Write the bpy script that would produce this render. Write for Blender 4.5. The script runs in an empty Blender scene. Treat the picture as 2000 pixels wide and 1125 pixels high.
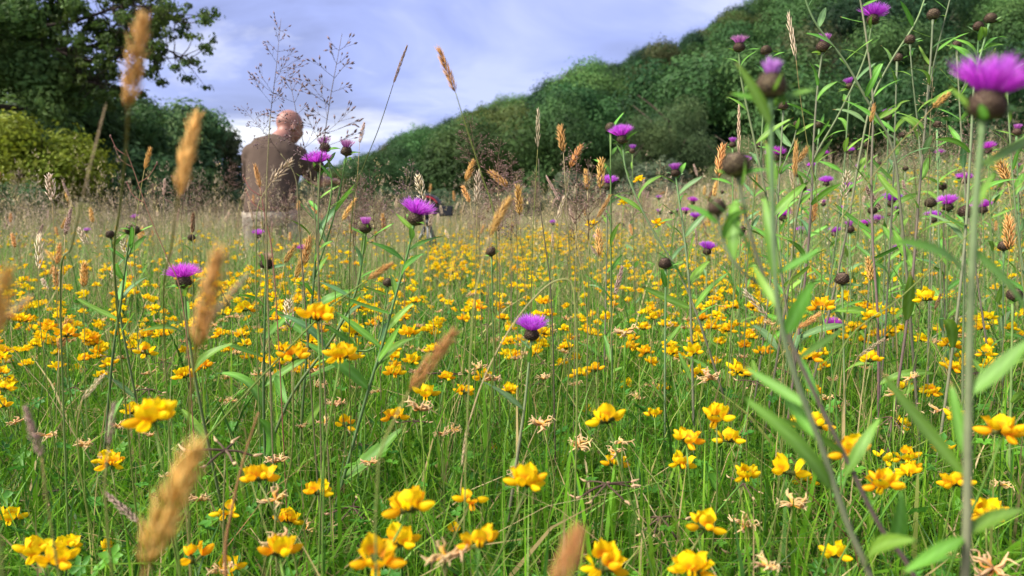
import bpy, math, random
import numpy as np
from mathutils import Vector, Matrix

random.seed(11)
RNG = np.random.default_rng(11)
SC = bpy.context.scene
COL = SC.collection
R = math.radians

# ------------------------------------------------------------------ camera
FPX = 2000 * 26 / 36.0            # focal length in photo pixels (photo is 2000 x 1125)
PITCH = R(5.4)
CAM = Vector((0, 0, 0.42))
cd = bpy.data.cameras.new('camera'); cam = bpy.data.objects.new('camera', cd); COL.objects.link(cam)
cam.location = CAM; cam.rotation_euler = (R(90) - PITCH, 0, 0)
cd.lens = 26; cd.sensor_width = 36; cd.clip_start = 0.01; cd.clip_end = 3000
cd.dof.use_dof = True; cd.dof.focus_distance = 0.98; cd.dof.aperture_fstop = 8.0
SC.camera = cam
_F = Vector((0, math.cos(PITCH), -math.sin(PITCH))); _U = Vector((0, math.sin(PITCH), math.cos(PITCH)))

def P(px, py, d):
    """photo pixel + distance along the view axis -> point"""
    return CAM + Vector((1, 0, 0)) * ((px - 1000) / FPX * d) + _U * ((562.5 - py) / FPX * d) + _F * d

# ------------------------------------------------------------------ light, sky, exposure
SUN_EL, SUN_DIR = R(46), Vector((-0.60, -0.30, 0.0)).normalized()
sv = SUN_DIR * math.cos(SUN_EL) + Vector((0, 0, math.sin(SUN_EL)))
sl = bpy.data.lights.new('sun', 'SUN'); so = bpy.data.objects.new('sun', sl); COL.objects.link(so)
sl.energy = 1.5; sl.angle = R(28); sl.color = (1.0, 0.94, 0.83)
so.rotation_euler = sv.to_track_quat('Z', 'Y').to_euler(); so.location = (0, 0, 30)

W = bpy.data.worlds.new('World'); SC.world = W; W.use_nodes = True
nt = W.node_tree; nt.nodes.clear()
def N(t, **k):
    n = nt.nodes.new(t)
    for a, b in k.items(): setattr(n, a, b)
    return n
def mth(op, a, b=None, clamp=False):
    n = N('ShaderNodeMath', operation=op); n.use_clamp = clamp
    for i, s in enumerate((a, b)):
        if s is None: continue
        if isinstance(s, (int, float)): n.inputs[i].default_value = s
        else: nt.links.new(s, n.inputs[i])
    return n.outputs[0]
wo = N('ShaderNodeOutputWorld'); bg = N('ShaderNodeBackground'); nt.links.new(bg.outputs[0], wo.inputs[0])
sky = N('ShaderNodeTexSky', sky_type='NISHITA'); sky.sun_disc = False
sky.sun_elevation = SUN_EL; sky.sun_rotation = math.atan2(SUN_DIR.x, SUN_DIR.y)
tc = N('ShaderNodeTexCoord'); sep = N('ShaderNodeSeparateXYZ'); nt.links.new(tc.outputs['Generated'], sep.inputs[0])
zz = mth('ADD', mth('MAXIMUM', sep.outputs[2], 0.0), 0.20)
cmb = N('ShaderNodeCombineXYZ')
nt.links.new(mth('DIVIDE', sep.outputs[0], zz), cmb.inputs[0]); nt.links.new(mth('DIVIDE', sep.outputs[1], zz), cmb.inputs[1])
cmb.inputs[2].default_value = 3.1
def cloud_noise(scale, detail, rough, off):
    mp = N('ShaderNodeMapping'); mp.inputs['Location'].default_value = off
    mp.inputs['Scale'].default_value = (0.75, 1.0, 1.0)
    nt.links.new(cmb.outputs[0], mp.inputs[0])
    n = N('ShaderNodeTexNoise'); n.inputs['Scale'].default_value = scale; n.inputs['Detail'].default_value = detail
    n.inputs['Roughness'].default_value = rough; n.inputs['Distortion'].default_value = 0.55
    nt.links.new(mp.outputs[0], n.inputs['Vector']); return n.outputs[0]
def ramp(src, stops):
    r = N('ShaderNodeValToRGB'); e = r.color_ramp.elements
    while len(e) < len(stops): e.new(0.5)
    for el, (p, c) in zip(e, stops): el.position = p; el.color = (*c, 1)
    nt.links.new(src, r.inputs[0]); return r.outputs[0]
n1 = cloud_noise(0.66, 7, 0.58, (4.2, 0.6, 0)); n2 = cloud_noise(1.6, 5, 0.5, (7.1, 3.2, 0))
CLOUD_OFF = (4.0, 1.0, 0)
shade = ramp(n2, [(0.36, (0.041, 0.045, 0.088)), (0.50, (0.058, 0.066, 0.130)), (0.64, (0.086, 0.093, 0.152))])
gap = ramp(n1, [(0.48, (0, 0, 0)), (0.62, (1, 1, 1))])
mixg = N('ShaderNodeMixRGB'); nt.links.new(gap, mixg.inputs[0]); nt.links.new(shade, mixg.inputs[1])
mixg.inputs[2].default_value = (0.172, 0.170, 0.176, 1)
skm = N('ShaderNodeMixRGB', blend_type='MULTIPLY'); skm.inputs[0].default_value = 1
nt.links.new(sky.outputs[0], skm.inputs[1]); skm.inputs[2].default_value = (0.05, 0.05, 0.05, 1)
mixs = N('ShaderNodeMixRGB'); mixs.inputs[0].default_value = 0.88
nt.links.new(skm.outputs[0], mixs.inputs[1]); nt.links.new(mixg.outputs[0], mixs.inputs[2])
nt.links.new(mixs.outputs[0], bg.inputs[0]); bg.inputs[1].default_value = 1.0

SC.view_settings.view_transform = 'Standard'; SC.view_settings.look = 'None'
SC.view_settings.exposure = 2.85; SC.view_settings.gamma = 1; SC.view_settings.use_curve_mapping = False
SC.render.engine = 'CYCLES'
cy = SC.cycles
cy.max_bounces = 5; cy.diffuse_bounces = 3; cy.glossy_bounces = 1; cy.transmission_bounces = 3
cy.use_denoising = True; cy.caustics_reflective = False; cy.caustics_refractive = False

# ------------------------------------------------------------------ materials (all procedural)
def plant_mat(name, trans=0.3, rough=0.55, spec=0.25, grain=60.0, gstr=0.25, ovar=0.18, hvar=0.02, bump=0.0, sheen=0.0):
    m = bpy.data.materials.new(name); m.use_nodes = True; t = m.node_tree; t.nodes.clear()
    def n(ty): return t.nodes.new(ty)
    o = n('ShaderNodeOutputMaterial'); a = n('ShaderNodeAttribute'); a.attribute_name = 'Col'
    oi = n('ShaderNodeObjectInfo'); hs = n('ShaderNodeHueSaturation')
    def mr(src, lo, hi):
        r = n('ShaderNodeMapRange'); t.links.new(src, r.inputs[0]); r.inputs[3].default_value = lo; r.inputs[4].default_value = hi; return r.outputs[0]
    t.links.new(mr(oi.outputs['Random'], 0.5 - hvar, 0.5 + hvar), hs.inputs['Hue'])
    co = n('ShaderNodeTexCoord'); ns = n('ShaderNodeTexNoise'); ns.inputs['Scale'].default_value = grain; ns.inputs['Detail'].default_value = 3
    t.links.new(co.outputs['Object'], ns.inputs['Vector'])
    mu = n('ShaderNodeMath'); mu.operation = 'MULTIPLY'
    wn = n('ShaderNodeTexWhiteNoise'); wn.noise_dimensions = '1D'; t.links.new(oi.outputs['Random'], wn.inputs['W'])
    t.links.new(mr(wn.outputs['Value'], 1 - ovar, 1 + ovar), mu.inputs[0]); t.links.new(mr(ns.outputs[0], 1 - gstr, 1 + gstr), mu.inputs[1])
    t.links.new(mu.outputs[0], hs.inputs['Value']); t.links.new(a.outputs['Color'], hs.inputs['Color'])
    b = n('ShaderNodeBsdfPrincipled'); t.links.new(hs.outputs[0], b.inputs['Base Color'])
    b.inputs['Roughness'].default_value = rough; b.inputs['Specular IOR Level'].default_value = spec
    if bump:
        bp = n('ShaderNodeBump'); bp.inputs['Strength'].default_value = bump; bp.inputs['Distance'].default_value = 0.002
        t.links.new(ns.outputs[0], bp.inputs['Height']); t.links.new(bp.outputs[0], b.inputs['Normal'])
    if trans > 0:
        tr = n('ShaderNodeBsdfTranslucent'); t.links.new(hs.outputs[0], tr.inputs[0])
        mx = n('ShaderNodeMixShader'); mx.inputs[0].default_value = trans
        t.links.new(b.outputs[0], mx.inputs[1]); t.links.new(tr.outputs[0], mx.inputs[2]); t.links.new(mx.outputs[0], o.inputs[0])
    else: t.links.new(b.outputs[0], o.inputs[0])
    return m
M_LEAF = plant_mat('leaf_green', 0.35, 0.5, 0.3, 120, 0.22)
M_GRASS = plant_mat('grass_blade', 0.4, 0.5, 0.3, 45, 0.2, 0)
M_PETAL = plant_mat('petal', 0.5, 0.6, 0.15, 250, 0.12, 0.1, 0.012)
M_DRY = plant_mat('dry_grass', 0.35, 0.7, 0.15, 200, 0.25, 0.2, 0.015)
M_STEM = plant_mat('plant_stem', 0.1, 0.6, 0.25, 150, 0.3, 0.2)
M_HEAD = plant_mat('flower_bracts', 0.05, 0.7, 0.2, 600, 0.35, 0.2)
M_FOL = plant_mat('tree_foliage', 0.35, 0.6, 0.2, 0.35, 0.35, 0.32, 0.012)
M_BARK = plant_mat('bark', 0, 0.9, 0.1, 14, 0.45, 0.15, 0.01, 0.6)
M_SKIN = plant_mat('skin', 0, 0.5, 0.35, 55, 0.1, 0, 0)
M_CLOTH = plant_mat('woven_cloth', 0, 0.9, 0.1, 40, 0.07, 0, 0, 0.3)
M_BLACK = plant_mat('black_plastic', 0, 0.4, 0.4, 300, 0.15, 0, 0)
M_METAL = plant_mat('tripod_metal', 0, 0.35, 0.6, 80, 0.1, 0, 0)

# ------------------------------------------------------------------ mesh helpers
def np_mesh(name, v, f, c, mat, smooth=True):
    """v (n,3), f (m,3) triangles, c (n,3) colours"""
    v = np.asarray(v, dtype=np.float32); f = np.asarray(f, dtype=np.int32)
    me = bpy.data.meshes.new(name)
    me.vertices.add(len(v)); me.vertices.foreach_set('co', v.ravel())
    me.loops.add(len(f) * 3); me.loops.foreach_set('vertex_index', f.ravel())
    me.polygons.add(len(f)); me.polygons.foreach_set('loop_start', np.arange(len(f), dtype=np.int32) * 3)
    me.polygons.foreach_set('use_smooth', np.full(len(f), smooth))
    me.update(calc_edges=True)
    at = me.color_attributes.new('Col', 'FLOAT_COLOR', 'POINT')
    ca = np.ones((len(v), 4), dtype=np.float32); ca[:, :3] = np.clip(c, 0, 1); at.data.foreach_set('color', ca.ravel())
    me.materials.append(mat); return me

class MB:
    def __init__(s): s.v = []; s.f = []; s.c = []; s.n = 0
    def add(s, v, f, c):
        v = np.asarray(v, float).reshape(-1, 3); c = np.asarray(c, float)
        if c.ndim == 1: c = np.tile(c, (len(v), 1))
        t = []
        for q in f:
            for i in range(1, len(q) - 1): t.append((q[0] + s.n, q[i] + s.n, q[i + 1] + s.n))
        s.v.append(v); s.c.append(c); s.f.extend(t); s.n += len(v); return s
    def addm(s, o, M=None, T=(0, 0, 0), k=(1, 1, 1)):
        v, f, c = o.arr()
        if M is not None: v = v @ np.asarray(M).T
        s.v.append(v + np.asarray(T)); s.c.append(np.clip(c * np.asarray(k), 0, 1)); s.f.extend((f + s.n).tolist()); s.n += len(v); return s
    def arr(s): return np.concatenate(s.v), np.asarray(s.f, int).reshape(-1, 3), np.concatenate(s.c)
    def mesh(s, name, mat, smooth=True):
        v, f, c = s.arr(); return np_mesh(name, v, f, c, mat, smooth)

def frames(p):
    p = np.asarray(p, float); t = np.gradient(p, axis=0); t /= np.linalg.norm(t, axis=1)[:, None] + 1e-12
    a = np.array([1.0, 0, 0]) if abs(t[0][0]) < 0.8 else np.array([0, 1.0, 0])
    X = []; 
    for i in range(len(p)):
        a = a - t[i] * (a @ t[i]); a /= np.linalg.norm(a); X.append(a.copy())
    X = np.array(X); return t, X, np.cross(t, X)
def tube(mb, p, r, sides=6, c=(0.1, 0.1, 0.1), ry=None):
    p = np.asarray(p, float); n = len(p); r = np.broadcast_to(np.asarray(r, float), (n,)); ry = r if ry is None else np.broadcast_to(np.asarray(ry, float), (n,))
    t, X, Y = frames(p); an = np.linspace(0, 2 * np.pi, sides, endpoint=False)
    v = p[:, None, :] + X[:, None, :] * (np.cos(an)[None, :, None] * r[:, None, None]) + Y[:, None, :] * (np.sin(an)[None, :, None] * ry[:, None, None])
    f = [(i * sides + j, i * sides + (j + 1) % sides, (i + 1) * sides + (j + 1) % sides, (i + 1) * sides + j) for i in range(n - 1) for j in range(sides)]
    f += [tuple(range(sides))[::-1], tuple(range((n - 1) * sides, n * sides))]
    c = np.asarray(c, float)
    if c.ndim == 2: c = np.repeat(c, sides, axis=0)
    mb.add(v.reshape(-1, 3), f, c); return mb
def spline(pts, m=8):
    """centripetal Catmull-Rom through the points"""
    p = [np.asarray(q, float) for q in pts]
    if len(p) < 3: return np.linspace(p[0], p[-1], m + 1)
    p = [2 * p[0] - p[1]] + p + [2 * p[-1] - p[-2]]; out = []
    for i in range(1, len(p) - 2):
        a, b, c, d = p[i - 1:i + 3]; g = lambda u, v: max(1e-6, np.linalg.norm(v - u) ** 0.5)
        t0 = 0.0; t1 = g(a, b); t2 = t1 + g(b, c); t3 = t2 + g(c, d)
        for k in range(m):
            t = t1 + (t2 - t1) * k / m
            A1 = (t1 - t) / t1 * a + t / t1 * b; A2 = (t2 - t) / (t2 - t1) * b + (t - t1) / (t2 - t1) * c; A3 = (t3 - t) / (t3 - t2) * c + (t - t2) / (t3 - t2) * d
            B1 = (t2 - t) / t2 * A1 + t / t2 * A2; B2 = (t3 - t) / (t3 - t1) * A2 + (t - t1) / (t3 - t1) * A3
            out.append((t2 - t) / (t2 - t1) * B1 + (t - t1) / (t2 - t1) * B2)
    out.append(p[-2]); return np.array(out)
def ellipsoid(mb, c, r, col, nu=14, nv=9, M=None):
    v = []
    for i in range(nv + 1):
        th = math.pi * i / nv
        for j in range(nu):
            ph = 2 * math.pi * j / nu; v.append((math.sin(th) * math.cos(ph) * r[0], math.sin(th) * math.sin(ph) * r[1], math.cos(th) * r[2]))
    v = np.array(v)
    if M is not None: v = v @ np.asarray(M).T
    f = [(i * nu + j, (i + 1) * nu + j, (i + 1) * nu + (j + 1) % nu, i * nu + (j + 1) % nu) for i in range(nv) for j in range(nu)]
    mb.add(v + np.asarray(c), f, col); return mb
def box(mb, c, s, col, M=None, bev=0.0):
    x, y, z = (q / 2 for q in s); b = min(bev, x, y, z)
    v = []
    for sx in (-1, 1):
        for sy in (-1, 1):
            for sz in (-1, 1): v += [(sx * (x - b), sy * (y - b), sz * z), (sx * (x - b), sy * y, sz * (z - b)), (sx * x, sy * (y - b), sz * (z - b))]
    import bmesh
    bm = bmesh.new(); [bm.verts.new(q) for q in v]; bmesh.ops.remove_doubles(bm, verts=bm.verts, dist=1e-6); bmesh.ops.convex_hull(bm, input=bm.verts)
    bm.verts.ensure_lookup_table(); vv = np.array([q.co[:] for q in bm.verts]); ff = [tuple(w.index for w in q.verts) for q in bm.faces]; bm.free()
    if M is not None: vv = vv @ np.asarray(M).T
    mb.add(vv + np.asarray(c), ff, col); return mb

def ax_x(d, up=(0, 0, 1)):
    x = Vector(d).normalized(); u = Vector(up)
    if abs(x.dot(u.normalized())) > 0.98: u = Vector((0, 1, 0.1))
    y = u.cross(x).normalized(); z = x.cross(y); return Matrix((x, y, z)).transposed()
def ax_z(d, spin=0.0):
    z = Vector(d).normalized(); u = Vector((math.cos(spin), math.sin(spin), 0))
    if abs(z.dot(u)) > 0.98: u = Vector((0, 0, 1))
    y = z.cross(u).normalized(); x = y.cross(z); return Matrix((x, y, z)).transposed()
def put(name, me, parent=None, loc=(0, 0, 0), rot=None, scale=(1, 1, 1)):
    o = bpy.data.objects.new(name, me); COL.objects.link(o); o.parent = parent
    if isinstance(scale, (int, float)): scale = (scale,) * 3
    o.matrix_basis = Matrix.Translation(Vector(loc)) @ (rot.to_4x4() if rot is not None else Matrix()) @ Matrix.Diagonal((*scale, 1))
    return o
def tag(o, label=None, cat=None, group=None, kind=None):
    if label: o['label'] = label
    if cat: o['category'] = cat
    if group: o['group'] = group
    if kind: o['kind'] = kind
    return o
def thing(name, loc, label, cat, group=None):
    o = bpy.data.objects.new(name, None); COL.objects.link(o); o.location = loc; o.empty_display_size = 0.05
    return tag(o, label, cat, group)

# ------------------------------------------------------------------ terrain
def sst(a, b, x): t = np.clip((np.asarray(x, float) - a) / (b - a), 0, 1); return t * t * (3 - 2 * t)
def gz(x, y):
    x = np.asarray(x, float); y = np.asarray(y, float)
    z = 0.58 * sst(0.8, 3.8, x) * sst(1.6, 6.0, y) + 0.9 * sst(5, 22, x) * sst(8, 26, y)
    z = z + 0.018 * np.sin(2.1 * x + 0.6) * np.sin(1.7 * y) + 0.05 * sst(3, 12, y) * np.sin(0.5 * x + 1.0) * np.sin(0.33 * y)
    return z
def hill_h(x, y):
    x = np.asarray(x, float); y = np.asarray(y, float)
    top = 46 * sst(-62, 105, x) * 1.25
    top = np.maximum(0, 1.5 + 0.42 * (x + 30)); top = np.minimum(top, 60 + 0 * top)
    s = sst(56, 138, y); h = top * (0.55 * s + 0.45 * np.clip((y - 56) / 82, 0, 1)) + 0.12 * np.maximum(y - 138, 0) * np.clip((x + 30) / 60, 0, 1) * 0.3
    return h + 1.2 * np.sin(x * 0.13 + 1) * np.sin(y * 0.1) * s - 0.6
def sheet(name, xs, ys, fn, col, mat):
    X, Y = np.meshgrid(xs, ys); Z = fn(X, Y); v = np.stack([X, Y, Z], -1).reshape(-1, 3); nx = len(xs)
    f = []
    for j in range(len(ys) - 1):
        for i in range(nx - 1):
            a = j * nx + i; f += [(a, a + 1, a + nx + 1), (a, a + nx + 1, a + nx)]
    me = np_mesh(name, v, f, np.tile(col, (len(v), 1)), mat); return tag(put(name, me), kind='structure')
def ground_mat(name, c1, c2, c3, s1, s2):
    m = bpy.data.materials.new(name); m.use_nodes = True; t = m.node_tree; b = t.nodes['Principled BSDF']; b.inputs['Roughness'].default_value = 0.95
    co = t.nodes.new('ShaderNodeTexCoord')
    def nz(s):
        n = t.nodes.new('ShaderNodeTexNoise'); n.inputs['Scale'].default_value = s; n.inputs['Detail'].default_value = 6; t.links.new(co.outputs['Object'], n.inputs['Vector']); return n
    a, c = nz(s1), nz(s2); r = t.nodes.new('ShaderNodeValToRGB'); r.color_ramp.elements[0].color = (*c1, 1); r.color_ramp.elements[1].color = (*c2, 1)
    r.color_ramp.elements[0].position = 0.35; r.color_ramp.elements[1].position = 0.65
    t.links.new(a.outputs[0], r.inputs[0]); mx = t.nodes.new('ShaderNodeMixRGB'); t.links.new(c.outputs[0], mx.inputs[0]); t.links.new(r.outputs[0], mx.inputs[1]); mx.inputs[2].default_value = (*c3, 1)
    t.links.new(mx.outputs[0], b.inputs['Base Color']); bp = t.nodes.new('ShaderNodeBump'); bp.inputs['Distance'].default_value = 0.02; t.links.new(a.outputs[0], bp.inputs['Height']); t.links.new(bp.outputs[0], b.inputs['Normal'])
    return m
M_SOIL = ground_mat('meadow_soil', (0.035, 0.045, 0.015), (0.07, 0.09, 0.03), (0.10, 0.085, 0.045), 30, 5)
M_HILL = ground_mat('woodland_floor', (0.02, 0.03, 0.012), (0.04, 0.055, 0.02), (0.05, 0.045, 0.03), 0.6, 0.1)
su = np.linspace(-1, 1, 121); xs = 12 * su + 588 * su ** 7
ty = np.linspace(0, 1, 111); ys = -6 + 46 * ty + 560 * ty ** 5
sheet('ground', xs, ys, gz, (0.1, 0.1, 0.05), M_SOIL)
sheet('hillside', np.linspace(-60, 190, 84), np.linspace(50, 300, 70), hill_h, (0.03, 0.05, 0.02), M_HILL)

# ------------------------------------------------------------------ landmarks, to say what a small thing stands near
LM = [(P(px, 600, d).x, P(px, 600, d).y, t) for px, d, t in [(300, .43, 'the large soft yellow trefoil head'), (620, .56, 'the leaning green grass stem'), (1030, .50, 'the round seven blossomed trefoil'), (800, .45, 'the close orange trefoil blossoms'),
      (1900, .34, 'the large purple knapweed bloom'), (1560, .36, 'the wispy lilac knapweed head'), (1700, .42, 'the twin budded knapweed'), (1660, 1.05, 'the tall slanting knapweed bloom'), (1590, 1.0, 'the half open pink knapweed'), (1810, .95, 'the three budded knapweed'),
      (1230, 1.05, 'the lone knapweed before the woods'), (1330, 1.0, 'the pink tipped knapweed bud'), (622, .98, 'the violet and faded knapweed'), (800, .82, 'the knapweed before the camera'), (710, .84, 'the dusky pink knapweed bud'), (518, .88, 'the withered knapweed head'),
      (364, .83, 'the knapweed by the blurred grass head'), (245, .95, 'the paired knapweed buds'), (1038, .82, 'the short magenta knapweed'), (76, .8, 'the bleached grass head'), (930, .8, 'the cream papery grass head'), (1000, 1.6, 'the bent straw stalk'), (1128, 1.0, 'the pinkish panicle cloud'),
      (1765, 1.5, 'the crowded knapweed blooms'), (1852, 1.27, 'the bright knapweed on the right bank'), (300, 1.7, 'the dense left trefoil drift'), (700, 1.8, 'the middle trefoil drift'), (1250, 1.8, 'the broad trefoil drift before the woods'), (527, 4.6, 'the kneeling person'), (836, 4.6, 'the tripod'), (200, 3.5, 'the open tan grass'), (1150, 3.2, 'the far trefoil drift'), (1600, 3.0, 'the grassy right bank'), (1450, .6, 'the upswept knapweed leaves'), (100, .55, 'the blurred pinkish grass head'), (440, .5, 'the splayed brown seed pods'), (1280, .55, 'the twin seed pod heads')]]
def by_mark(x, y): return min(LM, key=lambda q: (q[0] - x) ** 2 + (q[1] - y) ** 2)[2]
def sky_y(px): return float(np.interp(px, [440, 600, 690, 740, 850, 1000, 1130, 1300, 1480, 1750], [398, 352, 312, 290, 242, 196, 142, 96, 4, -160]))

# ------------------------------------------------------------------ trees
def unit(n, rng): v = rng.normal(size=(n, 3)); return v / np.linalg.norm(v, axis=1)[:, None]
def crown_mesh(name, blobs, n, size, col, seed, hue=0.25, shell=0.5, asp=0.55):
    rng = np.random.default_rng(seed); bl = np.array(blobs, float)
    w = (bl[:, 3] * bl[:, 4]) ; w = w / w.sum(); k = rng.choice(len(bl), n, p=w)
    d = unit(n, rng); rad = shell + (1 - shell) * rng.random(n) ** 0.7
    rad *= 1 + 0.28 * np.sin(d[:, 0] * 7 + k) * np.sin(d[:, 1] * 6 + 2 * k) * np.sin(d[:, 2] * 5 + k)
    out = rng.random(n) < 0.07; rad[out] *= 1 + 0.3 * rng.random(out.sum())
    c = bl[k, :3] + d * rad[:, None] * bl[k][:, [3, 3, 4]]
    nrm = d * 1.5 + unit(n, rng) * 0.6 + np.array([0, 0, 0.3]); nrm /= np.linalg.norm(nrm, axis=1)[:, None]
    a = np.cross(nrm, unit(n, rng)); a /= np.linalg.norm(a, axis=1)[:, None]; b = np.cross(nrm, a)
    L = size * (0.6 + 0.8 * rng.random(n))[:, None]
    v = np.stack([c - a * L * 0.5, c + b * L * asp * 0.5 + nrm * L * 0.08, c + a * L * 0.5 - nrm * L * 0.12, c - b * L * asp * 0.5 + nrm * L * 0.08], 1)
    base = np.arange(n)[:, None] * 4; f = np.concatenate([base + [[0, 1, 2]], base + [[0, 2, 3]]])
    tone = (0.7 + 0.6 * rng.random(n))[:, None] * (0.72 + 0.56 * rng.random(len(bl)))[k][:, None]
    hs = (rng.random(len(bl))[k] * 0.6 + rng.random(n) * 0.4)[:, None] - 0.5
    cc = np.array(col) * tone * (1 + hs * hue * np.array([1.6, 0.4, -0.6])); cc = np.repeat(cc, 4, axis=0)
    return np_mesh(name, v.reshape(-1, 3), f, cc, M_FOL, False)
def trunk_mesh(name, h, r, limbs, seed, col=(0.07, 0.055, 0.04), lean=0.3):
    rng = np.random.default_rng(seed); mb = MB()
    p = np.stack([np.linspace(0, lean * (rng.random() - 0.5), 6), np.linspace(0, lean * (rng.random() - 0.5), 6), np.linspace(-0.4, h, 6)], 1)
    tube(mb, p, np.linspace(r, r * 0.35, 6), 8, col)
    for i in range(limbs):
        s = p[2 + i % 4]; a = rng.random() * 6.28; L = h * (0.35 + 0.3 * rng.random())
        q = spline([s, s + np.array([math.cos(a) * L * 0.45, math.sin(a) * L * 0.45, L * 0.45]), s + np.array([math.cos(a) * L * 0.9, math.sin(a) * L * 0.9, L * 0.8])], 4)
        tube(mb, q, np.linspace(r * 0.4, r * 0.08, len(q)), 6, col)
    return mb.mesh(name, M_BARK)
def round_blobs(n, rx, z0, z1, seed, rb=(0.32, 0.5)):
    rng = np.random.default_rng(seed); out = []; zc, rz = (z0 + z1) / 2, (z1 - z0) / 2
    for i in range(n):
        d = unit(1, rng)[0]; q = rng.uniform(0.35, 0.72); r = rx * rng.uniform(*rb)
        out.append((d[0] * rx * q, d[1] * rx * q, zc + d[2] * rz * q, r, r * rng.uniform(0.75, 1.0)))
    return out

HC = [('dark green', (0.034, 0.084, 0.024)), ('mid green', (0.048, 0.108, 0.029)), ('olive tinged', (0.078, 0.104, 0.026)),
      ('deep green', (0.026, 0.070, 0.028)), ('fresh green', (0.064, 0.132, 0.034)), ('brownish green', (0.080, 0.090, 0.030))]
hcrown = [crown_mesh('crown', round_blobs(15, 4.7, 0.6 + 0.2 * i, 9.4 + 0.5 * (i % 3), 40 + i, (0.34, 0.56)), 24000, 0.25, c, 60 + i) for i, (_, c) in enumerate(HC)]
htrunk = [trunk_mesh('trunk', 6.0, 0.28, 6, 80 + i) for i in range(3)]
rt = random.Random(5)
def add_tree(name, x, y, z, cm, tm, s, label, group, rz=None, cat='tree'):
    t = thing(name, (x, y, z), label, cat, group); q = Matrix.Rotation(rt.random() * 6.28 if rz is None else rz, 3, 'Z')
    sx = s * rt.uniform(0.92, 1.1)
    put('crown', cm, t, (0, 0, 0), q, (sx, sx, s)); put('trunk', tm, t, (0, 0, 0), q, (s, s, s)); return t
row = 0; yy = 60.0
while yy < 150:
    st = 7.4 + 0.02 * (yy - 60); xx = -0.36 * yy - 4 + (row % 2) * st / 2
    while xx < 0.78 * yy + 6:
        x = xx + rt.uniform(-1.4, 1.4); y = yy + rt.uniform(-2, 2); h = float(hill_h(x, y))
        # keep trees that can be seen: the frame's top edge and the ridge
        elev = (h + 3 - 0.42) / y
        if elev < 0.40 and x > -33 and not (h < 0.3 and y > 75):
            k = rt.choices(range(6), (4, 4, 2, 3, 2.2, 0.8))[0]; s = rt.uniform(0.85, 1.6); tpx = 1000 + FPX * x / y
            s = min(s, (P(tpx, sky_y(tpx) + rt.uniform(-8, 8), y).z - h) / 9.6)
            if s < 0.42: xx += st; continue
            zone = 'at the foot of the hill' if y < 70 else ('on the lower slope' if y < 92 else ('half way up the slope' if y < 118 else 'near the ridge'))
            side = 'behind the kneeling person' if tpx < 700 else ('behind the film camera' if tpx < 960 else ('left of the willows' if tpx < 1180 else ('above the willows' if tpx < 1480 else 'behind the tall knapweeds')))
            add_tree('hillside_tree', x, y, h - 0.3, hcrown[k], htrunk[rt.randrange(3)], s, HC[k][0] + ' broadleaf tree ' + zone + ' ' + side, 'trees of the wooded hillside')
        xx += st
    yy += 8.0; row += 1
# paler willow-like trees at the foot of the hill
wc = [crown_mesh('crown', round_blobs(22, 3.6, 0.6, 8.6, 140 + i, (0.3, 0.46)), 22000, 0.22, c, 150 + i, 0.2, 0.45, 0.3) for i, c in enumerate([(0.120, 0.180, 0.066), (0.096, 0.156, 0.056)])]
for i, (px, top, d, s_) in enumerate([(1310, 152, 46, 1), (1430, 235, 40, 0), (1225, 260, 43, 1), (1140, 330, 48, 0), (1560, 262, 44, 1)]):
    p = P(px, 425, d); z0 = float(max(gz(p.x, p.y), hill_h(p.x, p.y))); s = (P(px, top, d).z - z0) / 8.9
    add_tree('willow_tree', p.x, p.y, z0 - 0.2, wc[s_], htrunk[i % 3], s,
             ['tall pale green willow rising before the dark hillside', 'broad feathery willow crown beside the tall pale willow', 'lower grey green willow left of the tall pale willow', 'small dark willow bush at the foot of the hill', 'grey green willow behind the knapweed stems'][i], 'willows at the foot of the hill')
# low shrubs closing the meadow
sh = [crown_mesh('crown', round_blobs(14, 1.5, 0.05, 1.9, 170 + i, (0.35, 0.5)), 5200, 0.17, c, 180 + i, 0.2, 0.45) for i, c in enumerate([(0.045, 0.085, 0.032), (0.06, 0.10, 0.045), (0.08, 0.105, 0.055)])]
sht = trunk_mesh('trunk', 1.2, 0.06, 6, 190)
for i in range(62):
    px = rt.uniform(430, 2150) if i < 46 else rt.uniform(-250, 430); d = rt.uniform(33, 41); p = P(px, 425, d); s = rt.uniform(0.7, 1.25)
    k = rt.randrange(3); add_tree('hedge_shrub', p.x, p.y, float(gz(p.x, p.y)) - 0.08, sh[k], sht, s, ['dark green', 'mid green', 'pale grey green'][k] + (' tall' if s > 1.05 else (' low' if s < .88 else '')) + ' shrub at the far meadow edge ' + ('behind the dark left trees' if px < 430 else 'behind the kneeling person' if px < 700 else ('behind the film camera' if px < 960 else ('below the wooded hill' if px < 1200 else ('below the willows' if px < 1480 else 'beyond the grassy right bank')))), 'shrubs along the meadow edge', cat='shrub')

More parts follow.
